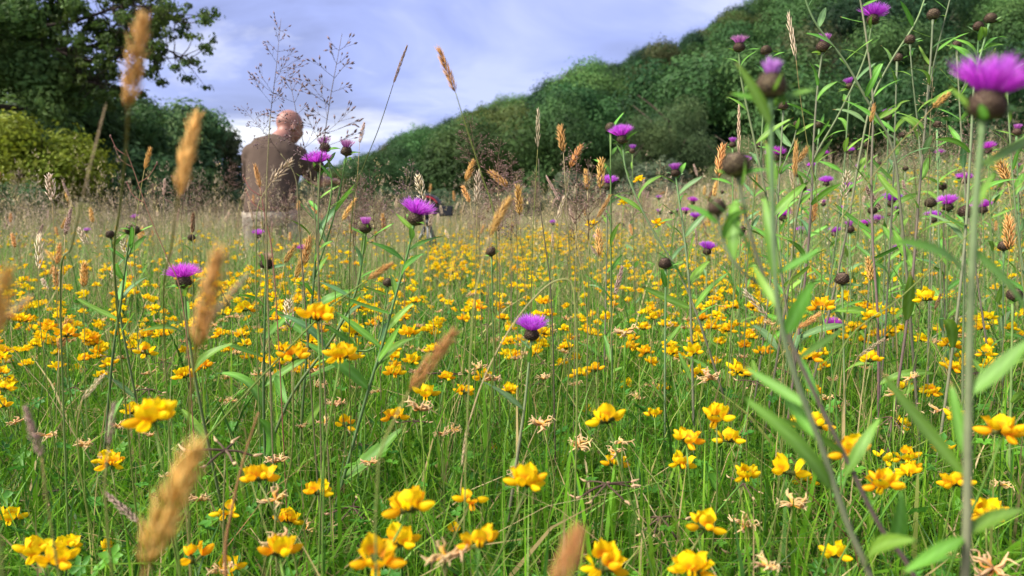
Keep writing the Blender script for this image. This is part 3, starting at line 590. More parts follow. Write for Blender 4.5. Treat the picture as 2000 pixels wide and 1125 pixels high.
def cluster_layout(n, r):
    a0 = r.random() * 6.28; out = []
    for k in range(n):
        a = a0 + k * 6.283 / max(n, 3) + r.uniform(-.25, .25); el = r.uniform(-.45, .45) if n > 2 else r.uniform(.2, .7)
        out.append((a, el, r.uniform(.88, 1.15)))
    return out
def blossom_rot(a, el): return Matrix.Rotation(a, 3, 'Z') @ Matrix.Rotation(-el, 3, 'Y')
# merged cluster templates for the smaller ones
def merged_cluster(n, kind, seed):
    r = random.Random(seed); mb = MB()
    for a, el, s in cluster_layout(n, r):
        k = kind if r.random() < .8 else ('orange' if kind == 'fresh' else 'fresh'); M = np.array(blossom_rot(a, el)) * s; mb.addm(BL[k][r.randrange(2)], M, M @ np.array((.002, 0, 0)))
    return mb.mesh('blossom_cluster', M_PETAL)
MC = {(n, k): merged_cluster(n, k, 7 * n + (k == 'orange')) for n in (3, 4, 5, 6) for k in ('fresh', 'orange')}
KIND = {'fresh': 'clear yellow', 'orange': 'orange flushed'}
def trefoil(pos, n, kind, near, seed, scale=1.0, label=None):
    r = random.Random(seed); pos = Vector(pos); bx, by = pos.x + r.gauss(0, .045), pos.y + abs(r.gauss(0.01, .03)); base = Vector((bx, by, float(gz(bx, by)) - .004)); lift = pos.z - base.z
    lab = label or f"{KIND[kind]} trefoil head of {NUM[n]} blossom{'s' if n > 1 else ''} " + ('high by ' if lift > .22 else ('low by ' if lift < .175 else 'by ')) + by_mark(pos.x, pos.y)
    t = thing('trefoil_flower', base, lab, 'flower', 'trefoil flowers in the meadow')
    stem_between(TSTEM[r.randrange(3)], t, base, pos - Vector((0, 0, .0015))); lp = pos - base
    if near:
        put('bract', BRACT, t, lp - Vector((0, 0, .001)), Matrix.Rotation(r.random() * 6, 3, 'Z'), scale)
        for a, el, s in cluster_layout(n, r):
            k = kind if r.random() < .8 else ('orange' if kind == 'fresh' else 'fresh')
            if r.random() < .08: k = 'bud'
            q = blossom_rot(a, el); put('blossom', BLm[k][r.randrange(2)], t, lp + q @ Vector((.002, 0, 0)), q, s * scale)
    else: put('blossom_cluster', MC[(max(3, n), kind)], t, lp, Matrix.Rotation(r.random() * 6.28, 3, 'Z') @ Matrix.Rotation(r.gauss(0, .15), 3, 'X'), scale * r.uniform(.9, 1.15))
    return t
HAND = [(300, 818, 104, 6, 0), (620, 622, 80, 6, 1), (665, 695, 76, 6, 0), (572, 700, 72, 5, 1), (1030, 945, 92, 7, 0), (618, 962, 70, 4, 0), (565, 1018, 62, 6, 0), (505, 935, 84, 5, 1),
        (800, 995, 100, 5, 1), (443, 1002, 62, 4, 0), (215, 1080, 60, 2, 1), (380, 1095, 76, 3, 1), (445, 1112, 66, 4, 0), (70, 1080, 80, 5, 0), (130, 1068, 66, 4, 0), (20, 1015, 58, 4, 0), (735, 1098, 110, 5, 1), (780, 1062, 90, 4, 0), (885, 1050, 60, 1, 1),
        (770, 815, 54, 5, 1), (832, 772, 55, 4, 0), (905, 767, 45, 5, 0), (945, 738, 45, 5, 0), (1130, 733, 40, 4, 0), (1225, 753, 35, 3, 0), (1293, 762, 36, 3, 1), (1150, 805, 36, 3, 0), (1200, 908, 55, 4, 0), (1330, 905, 60, 4, 0),
        (1375, 1030, 85, 5, 0), (1425, 860, 60, 5, 0), (1570, 940, 50, 5, 0), (1665, 885, 92, 5, 1), (1768, 895, 60, 4, 0), (1840, 880, 50, 5, 0), (1865, 945, 70, 5, 0), (1960, 845, 90, 6, 1), (1925, 1005, 76, 4, 0), (1630, 1085, 72, 4, 0),
        (1350, 1112, 100, 6, 0), (1180, 1110, 100, 6, 0), (1810, 585, 50, 5, 0), (1580, 700, 50, 6, 0), (1490, 692, 42, 4, 0), (1700, 705, 50, 5, 0), (1605, 602, 55, 6, 1), (360, 735, 50, 6, 0), (285, 690, 50, 5, 1), (130, 655, 50, 6, 1),
        (215, 713, 40, 4, 0), (700, 600, 46, 6, 0), (690, 650, 52, 5, 0), (480, 605, 45, 5, 0), (240, 908, 32, 3, 0), (1095, 912, 40, 3, 0), (1470, 1078, 45, 2, 0), (1760, 830, 45, 5, 0), (1285, 440, 30, 6, 0), (1218, 397, 26, 5, 0),
        (1248, 352, 24, 5, 0), (1155, 440, 26, 5, 0), (1390, 945, 40, 4, 0), (960, 880, 40, 3, 0), (1665, 1000, 44, 3, 1), (1045, 690, 38, 4, 0), (770, 730, 44, 5, 0)]
SPECIAL = {(300, 818): 'large soft yellow trefoil head standing tallest above the near grass', (620, 622): 'big orange flushed trefoil head beside the leaning green grass stem', (1030, 945): 'round yellow trefoil head of seven blossoms seen from below',
           (800, 995): 'close orange flushed trefoil blossoms over the bottom grass', (1665, 885): 'orange flushed trefoil crossed by a grey knapweed stem', (1248, 352): 'tall yellow trefoil head lifted against the dark hillside trees'}
cnt = 0; used = []
for px, py, w, n_, o in HAND:
    d = 0.031 * FPX / w; p = P(px, py, d); trefoil(p, n_, 'orange' if o else 'fresh', True, 1000 + cnt, 0.85, SPECIAL.get((px, py))); cnt += 1; used.append((p.x, p.y))
def tdens(x, y):
    px = pix_x(x, y); left = np.where(y < 0.95, .50, np.where(y < 2.7, 1.0, .10)); mid = np.where(y < 0.95, .60, np.where(y < 2.4, 1.0, np.where(y < 4.5, .62, .40))); right = np.where(y < 1, .40, np.where(y < 3.5, .45, .18))
    drift = np.clip(.55 + .9 * np.sin(2.3 * x + 1.7 * y + .5) * np.sin(3.1 * y - 1.9 * x + 1.1) + .5 * np.sin(7 * x + 2) * np.sin(6 * y), .16, 1.0)
    return np.where(px < np.where(y > 2.7, 830, 640), left, np.where(px < 1480, mid, right)) * drift
def tz_(x, y): return gz(x, y) + RNG.normal(.195, .028, np.shape(x)).clip(.12, .28) + .03 * sst(2, 6, y) 
cand = wedge(2300, 0.42, 2.25, 0.74, 0.05); keep = RNG.random(len(cand)) < tdens(cand[:, 0], cand[:, 1]); cand = cand[keep]; cand = cand[np.argsort(cand[:, 1])]
for x, y in cand:
    if cnt >= 300: last_y = y; break
    if min((x - a) ** 2 + (y - b) ** 2 for a, b in used) < .0009: continue
    k = 'orange' if random.random() < .15 else 'fresh'; trefoil((x, y, float(tz_(x, y))), random.choice((3, 4, 5, 5, 6, 6)), k, y < 1.15, 2000 + cnt, random.uniform(.68, .95)); cnt += 1
else: last_y = 2.25
print('trefoil things', cnt, 'to', last_y)
# the rest of the trefoil, too many to count
def lowcluster(seed):
    r = random.Random(seed); mb = MB()
    for a, el, s in cluster_layout(5, r):
        M = np.array(blossom_rot(a, el)) * s; c = YEL * r.uniform(.85, 1) if r.random() < .75 else (YEL + ORA) / 2
        v = np.array([(.004, 0, 0), (.0075, .0062, .008), (.0075, -.0062, .008), (.006, 0, .013), (.016, .003, .004), (.016, -.003, .004), (.010, 0, -.0005), (.010, 0, .006)])
        mb.add(v @ M.T, [(0, 1, 3), (0, 3, 2), (0, 4, 7), (7, 5, 0), (0, 6, 4), (0, 5, 6), (4, 6, 5), (7, 4, 5)], c)
    mb.add([(.001, 0, 0), (-.001, .001, 0), (-.001, -.001, 0), (0, .004, -.16)], [(0, 1, 3), (1, 2, 3), (2, 0, 3)], (.10, .18, .035)); return mb.arr()
for i, (y0, y1, dens) in enumerate([(last_y, 6.0, 820), (6.0, 17.0, 55)]):
    area = .77 * (y1 ** 2 - y0 ** 2); c = wedge(int(area * dens), y0, y1, .76, .1); c = c[RNG.random(len(c)) < tdens(c[:, 0], c[:, 1])]; v, f, cc = lowcluster(50 + i)
    zt = tz_(c[:, 0], c[:, 1]) + .04 * (RNG.random(len(c)) < .3) + .06 * sst(3, 9, c[:, 1])
    mass('trefoil_carpet', v, f, cc, np.column_stack([c, zt]), RNG.random(len(c)) * 6.28, RNG.uniform(.55, 1.0, len(c)), .25, M_PETAL, ['yellow trefoil flowers massed across the middle meadow', 'scattered yellow trefoil flowers dotting the far meadow'][i], 'flowers', mixcol(len(c), [(1, 1, 1), (1, .85, 1)], (3, 1), .06))

# withered heads and seed pods
def pods(pos, n, seed, kind, scale=1.0):
    r = random.Random(seed); pos = Vector(pos); bx, by = pos.x + r.gauss(0, .02), pos.y + abs(r.gauss(.01, .02)); base = Vector((bx, by, float(gz(bx, by)) - .004)); lp = pos - base
    t = thing('trefoil_seed_head', base, {'pods': f'brown trefoil seed head with {NUM[n]} pods by ' + by_mark(pos.x, pos.y), 'withered': f'withered trefoil head of {NUM[n]} petals by ' + by_mark(pos.x, pos.y)}[kind], 'seed head', 'withered trefoil heads in the meadow')
    stem_between(PSTEM[r.randrange(2)] if kind == 'pods' else TSTEM[r.randrange(3)], t, base, pos)
    a0 = r.random() * 6.28
    for k in range(n):
        a = a0 + k * 6.283 / n + r.uniform(-.3, .3); q = blossom_rot(a, r.uniform(-.75, .12) if kind == 'pods' else r.uniform(-.3, .5))
        put('pod' if kind == 'pods' else 'withered_petal', (PODm if kind == 'pods' else SHm)[r.randrange(4)], t, lp, q, scale * r.uniform(.85, 1.15))
i = 0
for px, py, w, kind in [(440, 880, 130, 'pods'), (1185, 945, 120, 'pods'), (1290, 1010, 110, 'pods'), (1700, 930, 100, 'pods'), (290, 760, 70, 'pods'), (820, 800, 70, 'withered'), (1480, 1090, 110, 'pods'), (1390, 985, 90, 'pods'), (690, 990, 100, 'pods'), (100, 960, 90, 'pods'), (870, 1085, 110, 'withered'), (1940, 1110, 90, 'withered'),
                       (1220, 650, 60, 'withered'), (960, 740, 50, 'withered'), (1060, 830, 65, 'withered'), (1240, 820, 60, 'pods'), (90, 850, 55, 'withered'), (1455, 1025, 70, 'withered'), (1385, 740, 55, 'withered'), (1130, 870, 60, 'withered'), (1640, 795, 45, 'withered'), (1210, 790, 60, 'pods'), (540, 900, 60, 'withered'), (1850, 1085, 70, 'withered')]:
    d = (.056 if kind == 'pods' else .034) * FPX / w; pods(P(px, py, d), random.choice((5, 6, 7)), 3000 + i, kind); i += 1
c = wedge(250, .42, 1.7, .72, .02)
for x, y in c: pods((x, y, float(gz(x, y) + random.gauss(.165, .03))), random.choice((4, 5, 6)), 3100 + i, 'pods' if random.random() < .2 else 'withered', random.uniform(.6, .9)); i += 1

# ------------------------------------------------------------------ knapweed
def leaf_mesh(seed, curve, fold=.25, col=(0.125, 0.285, 0.030)):
    r = random.Random(seed); mb = MB(); col = np.array(col); tw = r.uniform(-.35, .35); sd = r.uniform(-.08, .08)
    def fn(u, t):
        w = .5 * (math.sin(math.pi * min(1, t ** .85 * .98 + .02)) ** .8) * (1 - .15 * t) + .05 * (1 - t); z = curve * (t * (1 - t) * 1.6 - .75 * t * t * .5) + fold * abs(u) * w * .16 + .008 * math.sin(9 * t + seed) * u
        return (t, u * w + sd * math.sin(3.1 * t), z + tw * u * w * t * .3)
    grid_patch(mb, fn, 4, 9, lambda u, t: (np.array((.25, .16, .06)) if t > .95 and seed % 2 else col * (1.25 if abs(u) < .2 else 1.0) * (1 + .14 * math.sin(3 * t + seed) + .10 * math.sin(26 * t + 6 * abs(u))) + (np.array((.03, .03, .03)) if abs(u) < .2 else 0))); return mb.mesh('leaf', M_LEAF)
LEAFM = [leaf_mesh(i, c_) for i, c_ in enumerate((.05, .16, .28, -.06, .4, .1))]; GREYLEAF = [leaf_mesh(20 + i, c_, .25, (.13, .25, .085)) for i, c_ in enumerate((.1, .25))]
def involucre(seed, closed):
    r = random.Random(seed); mb = MB(); H = .0155 if closed else .0138; prof = [(0, .0022), (.10, .0055), (.28, .0076), (.5, .0080), (.72, .0068), (.9, .0052), (1, .0046 if not closed else .0016)]
    pr = lambda t: np.interp(t, [a for a, _ in prof], [b for _, b in prof])
    tt = np.linspace(0, 1, 9); tube(mb, [(0, 0, q * H) for q in tt], [pr(q) for q in tt], 12, (.055, .040, .030))
    for i in range(8):
        t = .06 + .86 * i / 8
        for j in range(11):
            a = (j + .5 * (i % 2)) * 6.283 / 11 + r.uniform(-.08, .08); c, s = math.cos(a), math.sin(a); r0 = pr(t) + .0001; r1 = pr(min(1, t + .2)) + .0008; z0, z1 = t * H, (t + .19) * H; w = .0021
            pt = lambda rr, ww, z: (c * rr - s * ww, s * rr + c * ww, z)
            g = np.array([(.20, .16, .085), (.145, .092, .070), (.035, .020, .019), (.145, .092, .070)]) * r.uniform(.75, 1.25)
            mb.add([pt(r0, 0, z0), pt((r0 + r1) / 2 + .0005, w, (z0 + z1) / 2), pt(r1 + .0007, 0, z1 + .0006), pt((r0 + r1) / 2 + .0005, -w, (z0 + z1) / 2)], [(0, 1, 2, 3)], g)
            for q in (-1, 0, 1):   # fringed brown bract tips
                mb.add([pt(r1 + .0006, w * .5 * q - .0004, z1 - .0008), pt(r1 + .0006, w * .5 * q + .0004, z1 - .0008), pt(r1 + .0017, w * 1.15 * q, z1 + .0012)], [(0, 1, 2)], (.045, .022, .018))
    return mb.mesh('flower_head', M_HEAD)
def tuft(seed, spread, n, L0, col, tip):
    r = random.Random(seed); mb = MB(); col = np.array(col); tip = np.array(tip)
    for k in range(n):
        q = math.sqrt((k + .5) / n); th = q * spread; a = k * 2.39996 + r.uniform(-.2, .2); L = L0 * r.uniform(.82, 1.12) * (.85 + .3 * q)
        d = np.array((math.sin(th) * math.cos(a), math.sin(th) * math.sin(a), math.cos(th))); sd = np.cross(d, (0, 0, 1.0)) + 1e-4; sd /= np.linalg.norm(sd); up = np.cross(sd, d)
        if r.random() < .5: sd, up = (sd + up) / 1.414, (up - sd) / 1.414
        b = np.array((math.cos(a), math.sin(a), 0)) * .0036 * q; w = .00042; m_ = b + d * L * .55 + np.array((0, 0, .0008)); tn = r.uniform(.8, 1.2)
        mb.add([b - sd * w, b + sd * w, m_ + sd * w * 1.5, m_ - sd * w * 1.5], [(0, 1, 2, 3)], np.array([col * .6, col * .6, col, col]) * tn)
        for s in (-1, 0, 1):
            e = m_ + d * L * (.45 + .05 * r.random()) + sd * s * L * .15 + up * r.gauss(0, .0014) + np.array((0, 0, .0012)); mm = m_ + (e - m_) * .5 + sd * s * .0004
            mb.add([m_ - sd * w * .7, m_ + sd * w * .7, mm + sd * w * .9, e, mm - sd * w * .9], [(0, 1, 2, 4), (4, 2, 3)], np.array([col, col, col * .7 + tip * .3, tip, col * .7 + tip * .3]) * tn)
    return mb.mesh('petals', M_PETAL)
PUR, PUT_ = (.56, .055, .64), (.68, .28, .82)
INV = [involucre(i, False) for i in range(2)]; INVB = [involucre(5 + i, True) for i in range(2)]
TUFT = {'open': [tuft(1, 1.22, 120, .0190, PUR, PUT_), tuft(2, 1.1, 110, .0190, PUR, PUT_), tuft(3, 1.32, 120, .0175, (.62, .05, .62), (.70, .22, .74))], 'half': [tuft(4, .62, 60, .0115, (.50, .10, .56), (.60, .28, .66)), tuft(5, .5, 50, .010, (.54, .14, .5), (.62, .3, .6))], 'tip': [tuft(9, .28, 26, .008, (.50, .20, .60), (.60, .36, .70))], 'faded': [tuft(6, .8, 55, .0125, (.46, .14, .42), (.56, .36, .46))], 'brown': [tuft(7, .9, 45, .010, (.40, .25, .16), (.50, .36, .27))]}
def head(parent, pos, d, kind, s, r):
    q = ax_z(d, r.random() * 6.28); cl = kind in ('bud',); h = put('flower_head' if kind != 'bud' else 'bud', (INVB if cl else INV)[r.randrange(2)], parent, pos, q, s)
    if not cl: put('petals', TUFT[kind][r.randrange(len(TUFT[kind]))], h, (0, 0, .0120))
    return h
STC = {'green': ((.11, .20, .05), (.09, .13, .05)), 'grey': ((.13, .22, .08), (.17, .15, .10)), 'purple': ((.16, .19, .10), (.15, .085, .09))}
def knapweed(label, pts, d, kind='open', s=1.0, leaves=None, nl=9, thick=.0016, col='green', branches=(), seed=0, lscale=1.0, d1=None):
    """pts: photo pixels down the stem from the head; branches: (pts, kind, s)"""
    r = random.Random(seed); n = len(pts); d1 = d if d1 is None else d1; dk = lambda i, m: d + (d1 - d) * i / max(1, m - 1)
    W_ = [P(px, py, dk(i, n)) for i, (px, py) in enumerate(pts)]; lst = W_[-1]; g = float(gz(lst.x, lst.y)); hh = max(0, lst.z - g)
    if hh > .012:
        dx = (W_[-1] - W_[-2]); k = max(-.35, min(.35, dx.x / max(1e-3, -dx.z))) if dx.z < -1e-3 else 0; base = Vector((lst.x + k * hh, lst.y + r.uniform(0, .02), 0)); base.z = float(gz(base.x, base.y)) - .006; W_.append(base)
    base = W_[-1]; t = thing('knapweed_plant', base, label, 'knapweed', 'knapweed plants in the meadow'); lp = [np.array(q - base) for q in W_]
    sp = spline(lp, 6); c0, c1 = np.array(STC[col][0]), np.array(STC[col][1]); tt = np.linspace(0, 1, len(sp))[:, None]
    mb = MB(); tube(mb, sp, np.interp(tt[:, 0], [0, .03, 1], [thick * 1.15, thick * .75, thick * 1.15]), 8, c0 * (1 - tt) + c1 * tt); put('stem', mb.mesh('stem', M_STEM), t)
    up = lambda q: Vector(q[0] - q[min(2, len(q) - 1)]).normalized() * .8 + Vector((r.gauss(0, .1), r.gauss(-.05, .1), .35))
    head(t, sp[0], up(sp), kind, s, r); tot = float(sum(np.linalg.norm(sp[i + 1] - sp[i]) for i in range(len(sp) - 1)))
    def leaf(pos, dv, L, wd, gr=False):
        ms = GREYLEAF if gr or r.random() < .15 else LEAFM; nm = Vector((r.gauss(0, .35), r.gauss(-.45, .35), 1)); put('leaf', ms[r.randrange(len(ms))], t, pos, ax_x(dv, nm), (L, wd, L))
    def around(q, k, L0, L1, up0=.55):
        for i in range(k):
            f = (i + .6) / k * .93; j = int(f * (len(q) - 1)); a = i * 2.4 + r.uniform(-.5, .5) + seed; L = (L0 + (L1 - L0) * f) * r.uniform(.75, 1.25); e = up0 + r.uniform(-.25, .35)
            leaf(q[j], Vector((math.cos(a) * math.cos(e), math.sin(a) * math.cos(e) * .8, math.sin(e))), L, L * r.uniform(.14, .2))
    for i in range(2 + (r.random() < .5)):
        a = r.random() * 6.28; e = r.uniform(.0, .6); leaf(sp[0] - np.array((0, 0, .001)), Vector((math.cos(a), math.sin(a) * .5, math.tan(e))), .019 * lscale * r.uniform(.8, 1.4) * s, .0045 * lscale * s)
    if leaves is None: around(sp, nl, .028 * lscale, .075 * lscale)
    else:
        for bx, by, tx, ty_, wpx, dd in leaves:
            a, b = P(bx, by, d), P(tx, ty_, d + dd); v = b - a; nm = (CAM - a).normalized() * .75 + Vector((r.gauss(0, .2), 0, .6)); ms = LEAFM
            put('leaf', ms[r.randrange(len(ms))], t, a - base, ax_x(v, nm), (v.length, wpx / FPX * d * 0.72, v.length * .6))
        around(sp[len(sp) // 2:], 2, .03, .045)
    for bp, bk, bs in branches:
        q = [np.array(P(px, py, d + .01 * r.uniform(-1, 1) * (i < len(bp) - 1)) - base) for i, (px, py) in enumerate(bp)]; j = int(np.argmin(np.linalg.norm(sp - q[-1], axis=1))); q[-1] = sp[j]; q = spline(q, 5)
        mb = MB(); tube(mb, q, np.interp(np.linspace(0, 1, len(q)), [0, .05, 1], [thick, thick * .55, thick * .75]), 6, c0); put('side_stem', mb.mesh('side_stem', M_STEM), t); head(t, q[0], up(q), bk, bs, r)
        for i in range(2): a = r.random() * 6.28; leaf(q[0], Vector((math.cos(a), math.sin(a) * .5, .3)), .018 * lscale, .004 * lscale)
        around(q, 4, .022 * lscale, .045 * lscale)
    return t

knapweed('large vivid purple knapweed bloom out of focus on a thick grey stem', [(1920, 235), (1905, 400), (1895, 620), (1890, 860), (1885, 1120)], .30, 'open', .82, thick=.0017, col='grey', seed=1,
         leaves=[(1910, 330, 2060, 240, 46, .02), (1888, 545, 1745, 458, 40, -.02), (1900, 490, 2030, 640, 44, .02), (1892, 770, 2030, 650, 46, -.01), (1885, 930, 1715, 722, 56, .0), (1882, 1045, 2010, 985, 44, .01), (1882, 1050, 1760, 1120, 40, -.02), (1915, 232, 1852, 165, 18, .0), (1925, 236, 1992, 205, 16, .02), (1900, 420, 1945, 330, 22, .03)])
knapweed('closed knapweed head with a wisp of lilac above long upswept leaves', [(1505, 192), (1507, 300), (1510, 430), (1520, 600), (1548, 720), (1600, 860), (1662, 1040), (1700, 1125)], .33, 'tip', .76, thick=.0014, col='grey', seed=2,
         leaves=[(1507, 250, 1440, 118, 34, -.01), (1510, 208, 1608, 168, 24, .01), (1500, 197, 1424, 181, 20, .0), (1515, 560, 1490, 368, 30, .01), (1516, 535, 1612, 480, 22, .0), (1535, 652, 1592, 543, 42, -.01), (1528, 612, 1465, 508, 24, .02), (1622, 955, 1452, 766, 46, .0), (1580, 795, 1448, 712, 30, .02), (1508, 385, 1497, 270, 26, .03), (1507, 195, 1528, 138, 12, -.02)])
knapweed('brown budded knapweed with twin closed heads on leaning purple grey stems', [(1441, 345), (1452, 400), (1475, 490), (1520, 610), (1568, 720), (1650, 890), (1720, 1030), (1785, 1125)], .37, 'bud', .76, thick=.0012, col='purple', seed=3,
         leaves=[(1446, 362, 1456, 300, 30, -.02), (1650, 930, 1722, 806, 34, .0), (1745, 1075, 1765, 960, 50, -.01), (1560, 700, 1650, 640, 24, .03), (1600, 790, 1560, 690, 26, .03)], branches=[([(1402, 420), (1412, 470), (1440, 520), (1500, 575)], 'bud', .5)])
knapweed('tall purple knapweed bloom on a slanting stem against the upper hillside', [(1703, 48), (1690, 110), (1640, 220), (1590, 310), (1560, 400), (1540, 560)], 1.05, 'open', .95, nl=13, col='grey', seed=4)
knapweed('half open pink knapweed on an upright stem below the tallest purple bloom', [(1606, 102), (1597, 170), (1590, 260), (1585, 380), (1575, 520)], 1.0, 'half', 1.0, nl=12, col='purple', seed=5)
knapweed('small purple knapweed bloom beside a closed bud at the hillside skyline', [(1443, 102), (1447, 150), (1470, 260), (1500, 400), (1530, 560)], .98, 'faded', .85, nl=12, col='grey', seed=6, branches=[([(1497, 108), (1497, 150), (1490, 230), (1488, 320)], 'bud', .8)])
knapweed('tall branching knapweed with three dark buds against the hillside', [(1822, 38), (1818, 110), (1808, 230), (1795, 380), (1780, 560)], .95, 'bud', .85, nl=14, col='purple', seed=7, branches=[([(1777, 86), (1782, 150), (1792, 240), (1803, 330)], 'bud', .72), ([(1870, -60), (1850, 20), (1825, 120), (1810, 215)], 'bud', .8)])
knapweed('slender knapweed with a pair of brown buds above the big purple bloom', [(1932, 46), (1920, 90), (1905, 150), (1895, 300), (1880, 520)], .92, 'bud', .8, nl=10, col='grey', seed=8, branches=[([(1912, 60), (1910, 95), (1907, 140)], 'bud', .7)])
knapweed('leaning pale stemmed knapweed reaching out of the top of the picture', [(1560, -40), (1590, 40), (1650, 120), (1690, 190), (1740, 280), (1760, 420)], .95, 'bud', .8, nl=12, col='grey', seed=9)
knapweed('leafy upright knapweed with purple stem crossing the slanting bloom', [(1675, -30), (1690, 60), (1705, 200), (1702, 340), (1705, 480), (1715, 640)], 1.0, 'open', .85, nl=15, col='purple', seed=10)
knapweed('knapweed stem with forked pale top leaning to the right', [(1815, -30), (1790, 40), (1740, 120), (1705, 190), (1680, 300), (1650, 470)], 1.1, 'half', .85, nl=12, col='grey', seed=11)
knapweed('purple knapweed bloom alone against the dark hillside woods', [(1216, 282), (1222, 330), (1245, 390), (1275, 450), (1330, 540), (1370, 640)], 1.05, 'open', .92, nl=10, col='grey', seed=12)
knapweed('pink tipped knapweed bud with curling leaves before the willows', [(1320, 345), (1325, 380), (1335, 450), (1345, 540), (1350, 640)], 1.0, 'half', .72, nl=12, col='grey', seed=13)
knapweed('knapweed with a violet bloom and two faded heads beside the kneeling person', [(622, 335), (622, 400), (618, 470), (612, 560), (600, 680)], .98, 'open', .95, nl=14, col='green', seed=14, lscale=1.15, branches=[([(636, 297), (648, 350), (640, 420), (620, 500)], 'faded', .8), ([(676, 305), (668, 350), (650, 430), (622, 540)], 'faded', .85)])
knapweed('large purple knapweed bloom in front of the film camera', [(808, 440), (795, 500), (772, 580), (745, 680), (720, 760)], .82, 'open', .98, nl=13, col='green', seed=15, lscale=1.15)
knapweed('budding knapweed with a dusky pink tip beside the bloom before the camera', [(714, 455), (708, 500), (695, 570), (650, 660), (560, 790)], .84, 'half', .75, nl=12, col='green', seed=16, lscale=1.1, branches=[([(757, 560), (752, 600), (730, 680), (640, 690)], 'bud', .62)])
knapweed('withered knapweed head with tan tuft on a straight leafy stem', [(520, 525), (518, 600), (516, 680), (515, 800)], .88, 'brown', .85, nl=9, col='green', seed=17, lscale=1.15)
knapweed('bright purple knapweed bloom among the trefoil beside a blurred grass head', [(361, 562), (364, 620), (372, 680), (385, 760)], .83, 'open', .95, nl=5, col='green', seed=18)
knapweed('pair of brown knapweed buds on one stem above the yellow flowers', [(254, 458), (245, 520), (235, 600), (222, 680)], .95, 'bud', .72, nl=7, col='green', seed=19, branches=[([(263, 455), (258, 480), (250, 510)], 'bud', .6)])
knapweed('single small brown knapweed bud on a thin dark stem near the paired buds', [(217, 465), (222, 520), (230, 590)], 1.05, 'bud', .66, nl=5, col='green', seed=20)
knapweed('short magenta knapweed bloom in the middle of the yellow trefoil', [(1038, 665), (1032, 720), (1025, 790), (1015, 860)], .82, 'open', .93, nl=6, col='grey', seed=21)
FAR = [(505, 466, 18, 'open'), (590, 494, 18, 'open'), (1352, 400, 17, 'open'), (1742, 405, 28, 'open'), (1852, 412, 34, 'open'), (1823, 435, 24, 'open'), (1920, 417, 28, 'open'), (1765, 500, 28, 'open'), (1625, 648, 32, 'open'), (1530, 432, 24, 'open'), (1630, 462, 18, 'open'), (1565, 457, 16, 'open'), (1380, 498, 26, 'open'),
       (1690, 444, 18, 'open'), (1712, 438, 18, 'open'), (1338, 418, 14, 'open'), (1430, 428, 16, 'open'), (1358, 432, 18, 'open'), (1235, 300, 13, 'half'), (1978, 588, 26, 'bud'), (1645, 556, 22, 'bud'), (1300, 525, 22, 'bud'), (1885, 425, 22, 'bud'), (1818, 405, 18, 'bud'), (1960, 490, 18, 'bud'), (1660, 455, 18, 'half'),
       (1585, 330, 15, 'open'), (1660, 300, 13, 'open'), (1610, 305, 12, 'open'), (1835, 305, 14, 'open'), (1080, 440, 12, 'open'), (1165, 470, 13, 'open'), (265, 430, 12, 'open'), (375, 470, 12, 'bud'), (170, 455, 10, 'open'), (1540, 400, 18, 'bud'), (1565, 375, 16, 'bud'), (960, 500, 18, 'bud'), (1445, 460, 18, 'bud')]
KL = {'open': 'small purple knapweed bloom', 'half': 'half open lilac knapweed head', 'bud': 'dark round knapweed bud'}
for i, (px, py, w, k) in enumerate(FAR):
    d = (.030 if k == 'open' else .015) * FPX / w * (1.25 if k == 'half' else 1); d = min(d, 4.2); p = P(px, py, d); g = float(gz(p.x, p.y)); m = max(.05, p.z - g); ex = random.uniform(-12, 12)
    where = ' in the tan grass on the open left of the meadow' if px < 900 else (' among the yellow trefoil before the willows' if px < 1460 else ' on a leafy stem in the crowded knapweed patch')
    knapweed(KL[k] + where, [(px, py), (px + ex * .4, py + m * .45 / d * FPX), (px + ex, py + m * .9 / d * FPX)], d, k, random.uniform(.9, 1.05), nl=max(5, int(m * 18)), col=random.choice(('green', 'grey', 'purple')), seed=40 + i)

r2 = random.Random(91)
for i in range(46):
    d = 1.15 + 2.6 * r2.random(); px = r2.uniform(1400, 2060) if i < 38 else r2.uniform(950, 1400); x = (px - 1000) / FPX * d; m = r2.uniform(.36, .58); py = 425 - (float(gz(x, d)) + m - .42) / d * FPX; k = r2.choices(('open', 'half', 'bud'), (3, 2, 5))[0]; ex = r2.uniform(-70, 70) / d
    knapweed(('leafy ' if i % 2 else 'slender ') + KL[k][KL[k].index(' ') + 1:] + (' leaning' if abs(ex) > 18 else ' upright') + ' by ' + by_mark(x, d), [(px, py), (px + ex * .3, py + m * .4 / d * FPX), (px + ex, py + m * .9 / d * FPX)], d, k, r2.uniform(.75, 1.0), nl=r2.randrange(11, 19), col=r2.choice(('green', 'grey', 'purple')), seed=140 + i, lscale=1.1)

